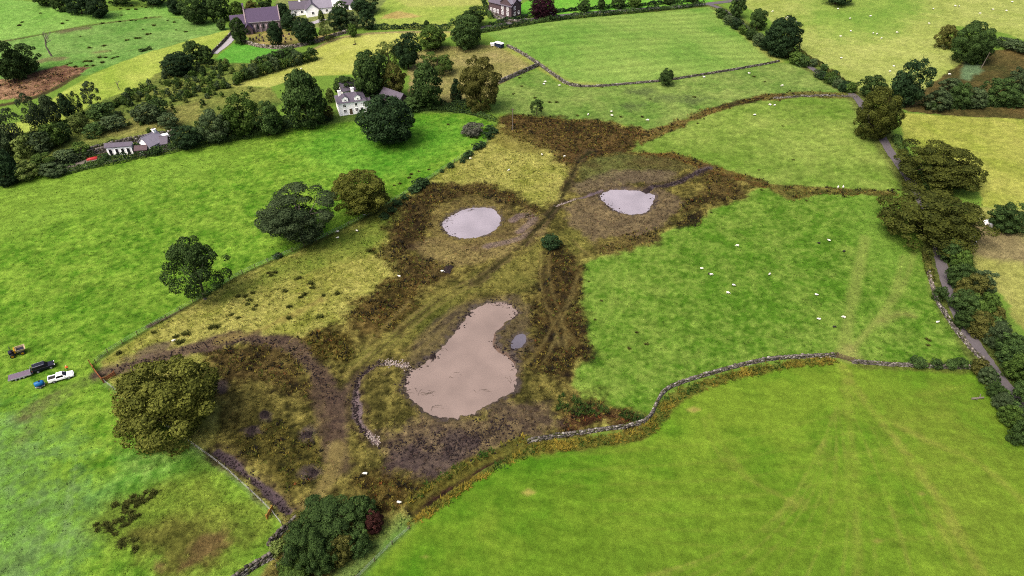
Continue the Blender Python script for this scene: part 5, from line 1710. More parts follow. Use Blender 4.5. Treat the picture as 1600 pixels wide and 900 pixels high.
bare_tree('bare grey dead tree on the green slope at the upper left', (81, 88), 11, seed=3)
bare_tree('bleached dead branches lying by the wall end', (428, 884), 3.2, seed=5, name='dead_branches', flat=True)
bare_tree('thin bare sapling at the right end of the yellow slope hedge', (187, 140), 4, seed=8)

# ------------------------------------------------------------------ rushes, bracken and rough grass
TUFT = mat_tuft('rush_stems')


def tuft_mesh(name, P, H, Rd, cols, blades=7, seed=1, droop=.5):
    """spiky tufts: narrow blades fanning out of each foot"""
    r = np.random.default_rng(seed)
    n = len(P)
    a = r.uniform(0, 6.283, (n, blades))
    lean = r.uniform(.15, 1, (n, blades)) * droop
    hh = H[:, None] * r.uniform(.65, 1.1, (n, blades))
    tip = np.stack([np.cos(a) * lean * Rd[:, None] * 2, np.sin(a) * lean * Rd[:, None] * 2, hh], -1)
    wv = np.stack([-np.sin(a), np.cos(a), np.zeros_like(a)], -1) * (Rd[:, None, None] * .38)
    foot = np.stack([np.cos(a), np.sin(a), np.zeros_like(a)], -1) * (Rd[:, None, None] * .35)
    B = P[:, None, :]
    V = np.stack([B + foot - wv - (0, 0, .05), B + foot + wv - (0, 0, .05), B + foot * 1.6 + tip], 2).reshape(-1, 3)
    F = np.arange(len(V)).reshape(-1, 3)
    me = mesh_np(name, V, F, (TUFT,))
    ca = np.ones((len(V), 4), np.float32)
    cc = np.repeat(np.asarray(cols), blades, axis=0) * r.uniform(.75, 1.25, (n * blades, 1))
    ca[:, :3] = np.repeat(np.clip(cc, .003, .8), 3, axis=0)
    t = me.color_attributes.new('cover', 'FLOAT_COLOR', 'POINT')
    t.data.foreach_set('color', ca.ravel())
    return me


def scatter(poly, dens, seed, jag=1.0):
    r = np.random.default_rng(seed)
    lo, hi = poly.min(0) - 1, poly.max(0) + 1
    n = int((hi - lo).prod() * dens)
    q = r.uniform(lo, hi, (n, 2))
    d = sdf(q[:, 0], q[:, 1], poly) + jag * fbm(q[:, 0], q[:, 1], 5.5, 71, 4)
    ok = (d < 0) & (fbm(q[:, 0], q[:, 1], 3.0, seed, 2) > -.45)
    return q[ok], r


def in_ponds(q, m=.4):
    bad = np.zeros(len(q), bool)
    for p in POND.values():
        bad |= sdf(q[:, 0], q[:, 1], p) < m
    return bad


PA, HA, RA, CAa = [], [], [], []
for k, (poly, ca_, cb_, dens) in enumerate(DARK):
    q, r = scatter(poly, 3.6 * dens, 300 + k, 2.6)
    q = q[~in_ponds(q)]
    n = len(q)
    q = q[r.random(len(q)) > .92 * np.array([NOT.reshape(NY, NX)[min(NY - 1, int(math.log(b / 42.0) / lny * (NY - 1))), min(NX - 1, max(0, int((a / (0.86 * math.sqrt(b * b + CAM_H ** 2) + 6) + 1) / 2 * (NX - 1))))] for a, b in q])]
    n = len(q)
    PA.append(np.column_stack([q, [gz(*a) for a in q]]))
    HA.append(r.uniform(.12, .45, n) * (1.5 if dens > 1.2 else 1))
    RA.append(r.uniform(.1, .3, n))
    a, b = lin(ca_) / GAIN, lin(cb_) / GAIN
    t = np.clip(r.normal(.55, .4, n), -.1, 1.4)[:, None]
    cr_ = (a * (1 - t) + b * t) * (1 + r.normal(0, .08, (n, 3)))
    big_ = r.random(n) < .05
    HA[-1] = np.where(big_, r.uniform(.5, .8, n), HA[-1])
    RA[-1] = np.where(big_, r.uniform(.35, .55, n), RA[-1])
    cr_[big_] = lin((40, 38, 20)) / GAIN
    pick = r.random(n) + big_ * 1.0
    cr_[pick < .22] = lin((150, 138, 62)) / GAIN
    cr_[(pick > .22) & (pick < .42)] = lin((96, 108, 44)) / GAIN
    cr_[(pick > .42) & (pick < .45)] = lin((140, 84, 46)) / GAIN
    CAa.append(cr_)
rushes = obj('rushes', tuft_mesh('rushes', np.concatenate(PA), np.concatenate(HA), np.concatenate(RA), np.clip(np.concatenate(CAa), .004, .6), 5, 4, 1.0))
tag(rushes, 'brown rushes covering the boggy patches round the ponds', 'rushes', kind='stuff')

# rough grass over the whole wet ground, plus tufts in the pastures
q, r = scatter(W(wet), 2.2, 777, .4)
q = q[~in_ponds(q, .2)]
gzv = np.array([gz(*a) for a in q])
# every tuft takes the colour of the sward it grows in
yy = np.clip(np.log(q[:, 1] / 42.0) / lny * (NY - 1), 0, NY - 1).astype(int)
xx = np.clip((q[:, 0] / (0.86 * np.sqrt(q[:, 1] ** 2 + CAM_H ** 2) + 6) + 1) / 2 * (NX - 1), 0, NX - 1).astype(int)
cc = C.reshape(NY, NX, 3)[yy, xx]
wetv = WET.reshape(NY, NX)[yy, xx]
keep = r.random(len(q)) > np.maximum(wetv * 1.6, NOT.reshape(NY, NX)[yy, xx] * .9)
q, gzv, cc = q[keep], gzv[keep], cc[keep]
n = len(q)
cc = cc * r.uniform(.3, 1.5, (n, 1)) * (1 + r.normal(0, .06, (n, 3)))
rg = obj('rough_grass', tuft_mesh('rough_grass', np.column_stack([q, gzv]), r.uniform(.1, .38, n), r.uniform(.12, .3, n), cc, 5, 9, .9))
tag(rg, 'tussocky rough grass over the wet meadow', 'grass', kind='stuff')

PA, CB, HB = [], [], []
for k, (p, w_) in enumerate(BRACK):
    r = np.random.default_rng(60 + k)
    L = np.linalg.norm(np.diff(p, axis=0), axis=1).sum()
    pp, _ = resample(p, .2)
    n = int(L * w_ * 5)
    i = r.integers(0, len(pp), n)
    q = pp[i] + r.uniform(-.5, .5, (n, 2)) * w_
    q = q[seg_dist(q[:, 0], q[:, 1], DITCH[-1]) > 1.25]
    n = len(q)
    PA.append(np.column_stack([q, [gz(*a) for a in q]]))
    t = np.clip(.42 + .6 * fbm(q[:, 0], q[:, 1], 4, 5, 2) + r.normal(0, .25, n), 0, 1)[:, None]
    CB.append(lin((62, 92, 34)) / GAIN * (1 - t) + lin((166, 146, 58)) / GAIN * t)
    HB.append(r.uniform(.2, .6, n))
q = np.concatenate(PA)
br = obj('bracken', tuft_mesh('bracken', q, np.concatenate(HB), np.random.default_rng(1).uniform(.2, .4, len(q)), np.concatenate(CB), 6, 12, 1.0))
tag(br, 'yellowing bracken along both sides of the near wall', 'bracken', kind='stuff')

# nettles and docks at the corner by the near wall
q, r = scatter(W([(875, 612), (910, 628), (960, 638), (1010, 652), (1010, 665), (960, 650), (905, 650), (870, 640)]), 5, 31, .5)
n = len(q)
t = r.random((n, 1))
nn_ = obj('nettles', tuft_mesh('nettles', np.column_stack([q, [gz(*a) for a in q]]), r.uniform(.4, .9, n), r.uniform(.2, .4, n), lin((40, 70, 30)) / GAIN * (1 - t) + lin((88, 112, 50)) / GAIN * t, 7, 13, 1.0))
tag(nn_, 'dark green nettles at the edge of the dock patch', 'nettles', kind='stuff')


# single dark rush clumps that can be told apart
def clump_mesh(seed, big=1.0):
    r = np.random.default_rng(seed)
    k = 26
    P = np.column_stack([r.normal(0, .28, (k, 2)), np.zeros(k)])
    t = r.random((k, 1))
    return tuft_mesh('rush_clump', P, r.uniform(.25, .6, k), r.uniform(.15, .25, k), lin((58, 66, 30)) / GAIN * (1 - t) + lin((112, 120, 56)) / GAIN * t, 6, seed, 1.2)


CL = [clump_mesh(500 + i) for i in range(5)]


def clumps(label, group, spots, s0=.8, s1=1.3):
    for i, (a, b) in enumerate(spots):
        p = G(a, b)
        o = obj('rush_clump', CL[i % 5], None, (p[0], p[1], gz(p[0], p[1])), random.random() * 6)
        s = random.uniform(s0, s1)
        o.scale = (s * random.uniform(.9, 1.5), s, s)
        tag(o, label, 'rush clump', group)


clumps('dark rush clump dotted on the yellow meadow below the fence', 'rush clumps on the yellow meadow', [(383, 463), (395, 458), (390, 470), (400, 478), (372, 464), (386, 476), (396, 484), (420, 427), (430, 426), (424, 430), (486, 443), (488, 450), (476, 460), (470, 465), (445, 455), (527, 459), (372, 497), (295, 524), (275, 527), (290, 522), (280, 536), (284, 534), (340, 511), (330, 512), (362, 492), (467, 435), (500, 495), (505, 462), (452, 480), (250, 503), (186, 552), (240, 520), (452, 497), (578, 392), (586, 395)], .6, 1.1)
clumps('dark rush clump in the rushy corner at the bottom left', 'rush clumps in the bottom left corner', [(180, 790), (200, 785), (208, 777), (215, 790), (228, 770), (240, 772), (195, 800), (165, 820), (150, 820), (152, 828), (175, 830), (180, 835), (192, 845), (190, 852), (210, 845), (205, 810), (200, 820), (198, 792), (212, 784), (220, 780), (190, 812), (180, 816), (205, 800), (215, 806), (192, 822), (224, 784), (232, 780), (210, 858), (170, 826)], .6, 1.0)
clumps('dark rush clump on the green slope at the upper left', 'rush clumps on the upper left slope', [(188, 14), (200, 15), (212, 15), (222, 11), (228, 12), (238, 13), (190, 24), (205, 9), (63, 21), (35, 35), (30, 40), (105, 32), (98, 37), (187, 34), (205, 32), (212, 32), (228, 28), (160, 37), (223, 46), (240, 40), (290, 50), (275, 47), (262, 32), (272, 35), (198, 63), (212, 60), (217, 60), (230, 54), (235, 53), (126, 57), (140, 75), (162, 72), (173, 80), (105, 101), (110, 99), (130, 97), (135, 96), (142, 96), (146, 103), (155, 90), (160, 98), (175, 92), (118, 105), (135, 103), (165, 90), (184, 89), (178, 90)], .6, 1.3)
clumps('dark rush clump on the pasture above the brown rushes', 'rush clumps above the brown rushes', [(802, 147), (815, 135), (859, 160), (870, 160), (902, 181), (836, 153), (970, 183), (1003, 183), (812, 122), (1178, 120), (1195, 128), (940, 136), (965, 135), (1016, 155), (1085, 152), (1128, 171)], .5, .9)
clumps('dark rush clump beside the upper meadow fence in the bright pasture', 'rush clumps beside the upper meadow fence', [(642, 273), (654, 268), (670, 265), (639, 278), (616, 290), (625, 287), (643, 272), (700, 195), (736, 215), (745, 216)], .5, .8)
clumps('dark speck of rush in the pasture right of the brown bog', 'rush specks in the middle pasture', [(920, 440), (940, 470), (930, 500), (995, 520), (1010, 538), (983, 545), (1040, 290), (1260, 314), (1395, 296), (1404, 297), (1387, 297), (1260, 303), (1190, 297), (1111, 332), (1186, 266), (1240, 250), (1223, 197), (1100, 186), (1090, 193), (1450, 540), (1448, 530), (1452, 532)], .35, .6)

for grp in (LH, WILLOW, LL, 'hedge bushes left of the lower lane', 'bushes on the low wall', 'bushes at the left end of the cottage garden', 'scrub bushes beside the bog tree',
            'undergrowth bushes below the yellow slope', 'bushes along the upper meadow fence', 'larger bushes in the plantation', 'bushes along the lower edge of the yellow field', 'bushes between church meadow and yellow field'):
    number([o for o in COL.objects if o.get('group') == grp])
number([o for o in COL.objects if o.get('group') == 'gravestones in the churchyard'])

# short tufts in the two grazed pastures, each the colour of the sward around it
PA, CC = [], []
mid_px = [(1195, 293), (1300, 301), (1400, 306), (1440, 330), (1456, 400), (1466, 470), (1526, 560), (1330, 567), (1305, 556), (1200, 561), (1130, 576), (1036, 610), (1022, 645), (1005, 648), (905, 622), (892, 600), (914, 560), (907, 480), (912, 415), (1010, 380), (1150, 313)]
left_px = [(-60, 318), (75, 272), (280, 239), (480, 199), (640, 176), (755, 185), (760, 222), (650, 290), (470, 386), (305, 470), (150, 560), (175, 607), (335, 722), (425, 805), (430, 840), (370, 900), (330, 960), (-60, 960)]
for k, (pp, dn) in enumerate(((left_px, 1.3), (mid_px, 1.3))):
    q, r = scatter(W(pp), dn, 900 + k, .3)
    yy = np.clip(np.log(q[:, 1] / 42.0) / lny * (NY - 1), 0, NY - 1).astype(int)
    xx = np.clip((q[:, 0] / (0.86 * np.sqrt(q[:, 1] ** 2 + CAM_H ** 2) + 6) + 1) / 2 * (NX - 1), 0, NX - 1).astype(int)
    PA.append(np.column_stack([q, Zg[yy, xx]]))
    f = np.where(r.random(len(q)) < .6, r.uniform(.4, .8, len(q)), r.uniform(1.05, 1.5, len(q)))
    CC.append(C.reshape(NY, NX, 3)[yy, xx] * f[:, None])
q = np.concatenate(PA)
r = np.random.default_rng(8)
pg_ = obj('grass_tufts', tuft_mesh('grass_tufts', q, r.uniform(.06, .2, len(q)), r.uniform(.1, .26, len(q)), np.clip(np.concatenate(CC), .003, .6), 5, 21, 1.0))
tag(pg_, 'short grass tufts over the grazed pastures', kind='stuff')

# ------------------------------------------------------------------ vehicles and machines
def wheel(root, x, y, r, w_=.22, mat='steel'):
    t = MB().tube((x, y - w_ / 2, r), (x, y + w_ / 2, r), r, r, 16).build('wheel', M['rubber'], root)
    s = 1 if y > 0 else -1
    MB().tube((x, y + s * w_ * .46, r), (x, y + s * (w_ * .5 + .015), r), r * .62, r * .58, 12).build('rim', M[mat], t)
    return t


def vehicle_root(name, px, head_px):
    a, b = G(*px), G(*head_px)
    o = empty(name, (a[0], a[1], gz(a[0], a[1])), math.atan2(b[1] - a[1], b[0] - a[0]))
    o.scale = (.8, .8, .8)
    return o


# white double-cab pickup; local x points forward
pk = vehicle_root('pickup_truck', (97, 592), (118, 586))
L = 2.65
MB().prism([(-L, .5), (2.62, .5), (2.66, .75), (2.5, .98), (1.35, 1.1), (-L, 1.1)], -.92, .92).build('body', M['car_white'], pk, bevel=.08)
MB().poly([(1.35, -.86, 1.08), (1.35, .86, 1.08), (-.95, .86, 1.08), (-.95, -.86, 1.08), (.55, -.7, 1.78), (.55, .7, 1.78), (-.75, .7, 1.8), (-.75, -.7, 1.8)],
          [(0, 1, 5, 4), (1, 2, 6, 5), (2, 3, 7, 6), (3, 0, 4, 7), (4, 5, 6, 7)]).build('cab', M['car_white'], pk, bevel=.05)
for s in (-1, 1):
    MB().poly([(1.12, s * .852, 1.14), (.52, s * .722, 1.7), (-.72, s * .722, 1.7), (-.86, s * .852, 1.14)], [(0, 1, 2, 3) if s < 0 else (3, 2, 1, 0)]).build('side_window', M['car_glass'], pk)
MB().poly([(1.335, -.78, 1.12), (1.335, .78, 1.12), (.585, .64, 1.76), (.585, -.64, 1.76)], [(0, 1, 2, 3)]).build('windscreen', M['car_glass'], pk)
MB().poly([(-.95, -.7, 1.2), (-.95, .7, 1.2), (-.79, .6, 1.7), (-.79, -.6, 1.7)], [(3, 2, 1, 0)]).build('rear_window', M['car_glass'], pk)
MB().box(-2.5, -1.08, -.72, .72, 1.101, 1.115).build('load_bed', M['rubber'], pk)
for s in (-1, 1):
    MB().box(-2.64, -1.0, s * .82 - .09, s * .82 + .09, 1.05, 1.3).build('bed_side', M['car_white'], pk)
    MB().box(2.5, 2.69, s * .66 - .18, s * .66 + .18, .74, .92).build('headlight', M['lamp'], pk)
    MB().box(-2.69, -2.6, s * .8 - .08, s * .8 + .08, .7, 1.05).build('tail_light', M['lamp_red'], pk)
    MB().box(.75, .95, s * 1.0 - .1, s * 1.0 + .1, 1.12, 1.3).build('door_mirror', M['car_white'], pk)
    for x in (1.68, -1.55):
        wheel(pk, x, s * .82, .4, .26)
MB().box(-2.68, -2.56, -.74, .74, .62, 1.3).build('tailgate', M['car_white'], pk)
MB().box(-2.78, -2.62, -.85, .85, .45, .6).build('bumper', M['steel'], pk)
MB().box(2.6, 2.75, -.85, .85, .42, .66).build('bumper', M['car_white'], pk)
tag(pk, 'white double-cab pickup truck standing on the grass near the gate', 'pickup truck')

# blue bowser behind it
bw = vehicle_root('water_bowser', (64, 604), (80, 599))
mb = MB()
prof = [(-1.0, .35, .55), (-.85, .62, .62), (0, .72, .68), (.7, .66, .62), (1.0, .4, .5)]
n = 14
vs, fs = [], []
for x, rr_, hh in prof:
    for k in range(n):
        t = 2 * math.pi * k / n
        vs.append((x, math.cos(t) * rr_, 1.02 + math.sin(t) * hh))
for i in range(len(prof) - 1):
    for k in range(n):
        fs.append((i * n + k, (i + 1) * n + k, (i + 1) * n + (k + 1) % n, i * n + (k + 1) % n))
fs += [tuple(range(n)), tuple(range(len(vs) - 1, len(vs) - n - 1, -1))]
mb.poly(vs, fs).build('tank', M['blue'], bw, smooth=True)
MB().box(-1.0, 1.0, -.6, .6, .32, .42).build('chassis', M['steel'], bw)
MB().tube((1.0, 0, .4), (2.1, 0, .45), .06, .05, 6).build('drawbar', M['wood_orange'], bw)
MB().tube((.2, 0, 1.66), (.2, 0, 1.8), .22, .22, 12).build('filler_cap', M['black'], bw)
for s in (-1, 1):
    wheel(bw, 0, s * .8, .32, .2)
tag(bw, 'blue water bowser trailer hitched behind the white pickup', 'trailer')

# dark estate off-roader and flat trailer
dv = vehicle_root('off_road_car', (70, 576), (88, 570))
MB().prism([(-2.4, .5), (2.3, .5), (2.36, .85), (2.2, 1.08), (1.1, 1.16), (-2.4, 1.2)], -.95, .95).build('body', M['car_dark'], dv, bevel=.07)
MB().poly([(1.05, -.88, 1.14), (1.05, .88, 1.14), (-2.36, .9, 1.18), (-2.36, -.9, 1.18), (.45, -.76, 1.86), (.45, .76, 1.86), (-2.2, .8, 1.92), (-2.2, -.8, 1.92)],
          [(0, 1, 5, 4), (1, 2, 6, 5), (2, 3, 7, 6), (3, 0, 4, 7), (4, 5, 6, 7)]).build('cabin', M['car_dark'], dv, bevel=.05)
MB().poly([(1.03, -.8, 1.2), (1.03, .8, 1.2), (.49, .7, 1.83), (.49, -.7, 1.83)], [(0, 1, 2, 3)]).build('windscreen', M['car_glass'], dv)
for s in (-1, 1):
    MB().poly([(.86, s * .9, 1.22), (.42, s * .795, 1.8), (-2.1, s * .83, 1.82), (-2.2, s * .915, 1.22)], [(0, 1, 2, 3) if s < 0 else (3, 2, 1, 0)]).build('side_window', M['car_glass'], dv)
    MB().box(-2.1, .35, s * .68 - .03, s * .68 + .03, 1.95, 2.0).build('roof_rail', M['steel'], dv)
    MB().box(2.2, 2.4, s * .68 - .17, s * .68 + .17, .82, 1.0).build('headlight', M['lamp'], dv)
    MB().box(-2.45, -2.36, s * .82 - .1, s * .82 + .1, .8, 1.15).build('tail_light', M['lamp_red'], dv)
    for x in (1.45, -1.4):
        wheel(dv, x, s * .84, .4, .26)
MB().box(-2.52, -2.38, -.85, .85, .45, .66).build('bumper', M['steel'], dv)
tag(dv, 'dark navy off-road car parked on the grass beyond the pickup', 'car')
tr = vehicle_root('flatbed_trailer', (33, 589), (50, 584))
MB().box(-2.5, 2.4, -1.0, 1.0, .6, .72).build('deck', M['deck'], tr)
for s in (-1, 1):
    MB().box(-2.5, 2.4, s * 1.03 - .025, s * 1.03 + .025, .55, .82).build('side_rail', M['steel'], tr)
    for x in (-.95, -.1, .75):
        wheel(tr, x, s * .95, .3, .2)
MB().box(2.4, 2.46, -1.0, 1.0, .6, 1.5).build('headboard', M['steel'], tr)
MB().tube((2.4, -.6, .55), (3.7, 0, .5), .06, .05, 6).build('drawbar', M['steel'], tr)
MB().tube((2.4, .6, .55), (3.7, 0, .5), .06, .05, 6).build('drawbar', M['steel'], tr)
tag(tr, 'empty grey flatbed trailer behind the dark off-road car', 'trailer')

# site dumper
dp = vehicle_root('site_dumper', (29, 553), (40, 549))
MB().poly([(.0, -.85, 1.0), (1.7, -.95, 1.15), (1.7, .95, 1.15), (.0, .85, 1.0), (-.15, -1.0, 1.75), (1.95, -1.1, 1.6), (1.95, 1.1, 1.6), (-.15, 1.0, 1.75),
           (-.02, -.9, 1.72), (1.8, -1.0, 1.58), (1.8, 1.0, 1.58), (-.02, .9, 1.72), (.1, -.75, 1.12), (1.6, -.85, 1.24), (1.6, .85, 1.24), (.1, .75, 1.12)],
          [(3, 2, 1, 0), (0, 1, 5, 4), (1, 2, 6, 5), (2, 3, 7, 6), (3, 0, 4, 7), (4, 5, 9, 8), (5, 6, 10, 9), (6, 7, 11, 10), (7, 4, 8, 11),
           (9, 13, 12, 8), (10, 14, 13, 9), (11, 15, 14, 10), (8, 12, 15, 11), (12, 13, 14, 15)]).build('skip', M['cream'], dp)
MB().box(.12, 1.6, -.74, .74, 1.25, 1.27).build('skip_floor', M['black'], dp)
MB().box(-1.7, 1.5, -.55, .55, .55, .95).build('chassis', M['black'], dp)
MB().box(-1.8, -.9, -.65, .65, .95, 1.55).build('engine_cover', M['black'], dp, bevel=.08)
MB().box(-.55, -.2, -.8, .8, 1.0, 1.85).build('front_panel', M['yellow'], dp)
MB().box(-.95, -.6, -.3, .3, 1.2, 1.4).box(-1.05, -.93, -.3, .3, 1.4, 1.8).build('seat', M['black'], dp)
mb = MB()
for s in (-1, 1):
    mb.tube((-1.1, s * .6, 1.5), (-1.1, s * .6, 2.7), .05, .05, 6)
mb.tube((-1.1, -.6, 2.7), (-1.1, .6, 2.7), .05, .05, 6)
mb.build('roll_bar', M['black'], dp)
for s in (-1, 1):
    wheel(dp, .95, s * .95, .52, .4, 'yellow')
    wheel(dp, -1.25, s * .95, .52, .4, 'yellow')
tag(dp, 'black and yellow site dumper with cream skip on the pasture', 'dumper')

# small white car by the copper beech, box trailer at the hayfield corner
wc = vehicle_root('parked_car', (861, 24), (868, 23))
MB().prism([(-1.9, .35), (1.9, .35), (1.95, .7), (1.1, .9), (-1.9, .95)], -.82, .82).build('body', M['car_white'], wc, bevel=.06)
MB().poly([(1.0, -.76, .88), (1.0, .76, .88), (-1.6, .76, .92), (-1.6, -.76, .92), (.35, -.62, 1.45), (.35, .62, 1.45), (-1.2, .62, 1.45), (-1.2, -.62, 1.45)], [(0, 1, 5, 4), (1, 2, 6, 5), (2, 3, 7, 6), (3, 0, 4, 7), (4, 5, 6, 7)]).build('cabin', M['car_white'], wc)
for s in (-1, 1):
    MB().poly([(.8, s * .765, .95), (.35, s * .65, 1.38), (-1.15, s * .65, 1.38), (-1.4, s * .765, .95)], [(0, 1, 2, 3) if s < 0 else (3, 2, 1, 0)]).build('side_window', M['car_glass'], wc)
    for x in (1.2, -1.2):
        wheel(wc, x, s * .74, .31, .2)
tag(wc, 'small white car parked under the copper beech', 'car')
bt = vehicle_root('livestock_trailer', (780, 74), (794, 78))
MB().box(-2.3, 2.3, -1.1, 1.1, .5, 2.2).build('box', M['navy'], bt)
MB().prism([(-2.4, 2.21), (2.4, 2.21), (2.3, 2.42), (-2.3, 2.42)], -1.2, 1.2).build('roof', M['pale_green_sheet'], bt)
for s in (-1, 1):
    for x in (-.5, .5):
        wheel(bt, x, s * 1.0, .34, .2)
MB().tube((-2.3, 0, .5), (-3.3, 0, .5), .06, .06, 6).build('drawbar', M['steel'], bt)
tag(bt, 'dark box trailer with a pale roof at the corner of the hayfield', 'trailer')
q = G(770, 72)
tk = empty('feed_bin', (q[0], q[1], gz(q[0], q[1])), .3)
MB().prism([(-.8, .25), (.8, .25), (.95, 1.1), (-.95, 1.1)], -.6, .6).build('bin', M['wrap'], tk)
MB().box(-1.0, 1.0, -.65, .65, 1.11, 1.2).build('lid', M['wrap'], tk)
for s in (-.6, .6):
    MB().box(s - .06, s + .06, -.5, .5, -.2, .25).build('foot', M['steel'], tk)
tag(tk, 'white bin standing left of the dark box trailer', 'bin')

# red canoe turned over in the garden, white van behind the cottage
q = G(147, 249)
cn = empty('canoe', (q[0], q[1], gz(q[0], q[1])), math.radians(28))
vs, fs, n = [], [], 9
xs = np.linspace(-1.9, 1.9, 9)
for x in xs:
    wv = .48 * math.sqrt(max(0, 1 - (x / 1.95) ** 2)) + .03
    for k in range(n):
        t = math.pi * k / (n - 1)
        vs.append((x, math.cos(t) * wv * 1.3, math.sin(t) * (.75 * wv + .35) + .02))
for i in range(len(xs) - 1):
    for k in range(n - 1):
        fs.append((i * n + k, i * n + k + 1, (i + 1) * n + k + 1, (i + 1) * n + k))
MB().poly(vs, fs).build('hull', M['red'], cn, smooth=True)
MB().prismx([(-.03, .7), (.03, .7), (.03, .78), (-.03, .78)], -1.6, 1.6).build('keel', M['red'], cn)
tag(cn, 'upturned red boat on the lawn of the cottage garden', 'boat')
cv = vehicle_root('caravan', (257, 219), (266, 217))
MB().prism([(-2.2, .4), (2.0, .4), (2.3, 1.1), (1.9, 2.3), (-1.9, 2.35), (-2.3, 1.3)], -1.05, 1.05).build('body', M['car_white'], cv, bevel=.12)
for s in (-1, 1):
    MB().box(-1.3, -.2, s * 1.06 - .012, s * 1.06 + .012, 1.2, 1.8).build('window', M['car_glass'], cv)
    MB().box(.4, 1.4, s * 1.06 - .012, s * 1.06 + .012, 1.2, 1.8).build('window', M['car_glass'], cv)
    wheel(cv, -.1, s * .98, .32, .2)
tag(cv, 'white caravan parked behind the pale cottage roof', 'caravan')


# ------------------------------------------------------------------ person in orange beside the pickup bonnet
def person(label, px, face, jacket, trousers):
    q = G(*px)
    root = empty('person', (q[0], q[1], gz(q[0], q[1])), face)
    J = [(0, 0, .95), (0, 0, 1.2), (0, 0, 1.42), (.02, 0, 1.55), (.03, 0, 1.66),
         (0, .2, 1.42), (.05, .3, 1.15), (.3, .26, 1.05), (0, -.2, 1.42), (.05, -.3, 1.15), (.3, -.24, 1.08),
         (0, .1, .9), (.03, .12, .5), (-.02, .13, .08), (.12, .14, .04), (0, -.1, .9), (.03, -.12, .5), (-.02, -.13, .08), (.12, -.14, .04), (.03, 0, 1.74)]
    E = [(0, 1), (1, 2), (2, 3), (3, 4), (4, 19), (2, 5), (5, 6), (6, 7), (2, 8), (8, 9), (9, 10), (0, 11), (11, 12), (12, 13), (13, 14), (0, 15), (15, 16), (16, 17), (17, 18)]
    Rr = [.17, .17, .19, .07, .105, .09, .065, .045, .09, .065, .045, .11, .08, .055, .05, .11, .08, .055, .05, .09]
    me = bpy.data.meshes.new('body')
    me.from_pydata(J, E, [])
    for m_ in (jacket, trousers, 'skin'):
        me.materials.append(M[m_])
    o = obj('body', me, root)
    md = o.modifiers.new('skin', 'SKIN')
    for i, v in enumerate(me.skin_vertices[0].data):
        v.radius = (Rr[i], Rr[i])
        v.use_root = i == 0
    sb_ = o.modifiers.new('sub', 'SUBSURF')
    sb_.levels = sb_.render_levels = 1
    dg = bpy.context.evaluated_depsgraph_get()
    me2 = bpy.data.meshes.new_from_object(o.evaluated_get(dg))
    o.modifiers.clear()
    o.data = me2
    if len(me2.materials) == 0:
        for m_ in (jacket, trousers, 'skin'):
            me2.materials.append(M[m_])
    for p in me2.polygons:
        z = p.center.z
        far = math.hypot(p.center.x - .3, abs(p.center.y) - .25) < .08 and .9 < z < 1.2
        p.material_index = 2 if (z > 1.5 or far) else (1 if z < .93 else 0)
        p.use_smooth = True
    root.scale = (.82, .82, .82)
    return tag(root, label, 'person')


person('person in an orange high-visibility jacket leaning on the pickup bonnet', (107, 579), math.radians(-60), 'hivis', 'trousers')


# ------------------------------------------------------------------ sheep
def sheep_mesh(graze, fleece, face):
    me = bpy.data.meshes.new('sheep')
    mb = MB()
    n = 10
    prof = [(-.55, .12, .62), (-.48, .24, .62), (-.25, .3, .6), (.1, .3, .6), (.36, .25, .62), (.5, .14, .66)]
    vs, fs = [], []
    for x, rr_, zc in prof:
        for k in range(n):
            t = 2 * math.pi * k / n
            vs.append((x, math.cos(t) * rr_ * .95, zc + math.sin(t) * rr_))
    for i in range(len(prof) - 1):
        for k in range(n):
            fs.append((i * n + k, i * n + (k + 1) % n, (i + 1) * n + (k + 1) % n, (i + 1) * n + k))
    fs += [tuple(range(n - 1, -1, -1)), tuple(range(len(vs) - n, len(vs)))]
    mb.poly(vs, fs)
    nb = len(mb.f)
    hz_ = .3 if graze else .92
    mb.tube((.44, 0, .66), (.68, 0, (hz_ + .66) / 2 + .05), .14, .1, 8)
    nf = len(mb.f)
    mb.tube((.64, 0, hz_ + .1), (.9, 0, hz_ - .03), .1, .06, 8)
    mb.box(.62, .68, -.18, -.08, hz_ + .1, hz_ + .15).box(.62, .68, .08, .18, hz_ + .1, hz_ + .15)
    for x in (-.34, .3):
        for y in (-.14, .14):
            mb.tube((x, y, 0), (x, y, .42), .04, .055, 6)
    me.from_pydata(mb.v, [], mb.f)
    me.materials.append(M[fleece])
    me.materials.append(M[face])
    for i, p in enumerate(me.polygons):
        p.material_index = 1 if i >= nf else 0
        p.use_smooth = True
    return me


SH = [sheep_mesh(True, 'fleece', 'fleece'), sheep_mesh(False, 'fleece', 'fleece_dark'), sheep_mesh(True, 'fleece', 'fleece_dark')]
SHD = [sheep_mesh(True, 'fleece_dark', 'fleece_dark')]


def flock(label, group, spots, meshes=None, s=.66):
    fl = []
    for i, (a, b) in enumerate(spots):
        q = G(a, b)
        o = obj('sheep', (meshes or SH)[i % len(meshes or SH)], None, (q[0], q[1], gz(q[0], q[1]) - .01), random.choice((0, math.pi)) + random.gauss(0, .6))
        o.scale = (s, s, s)
        tag(o, label, 'sheep', group)
        fl.append(o)
    number(fl)


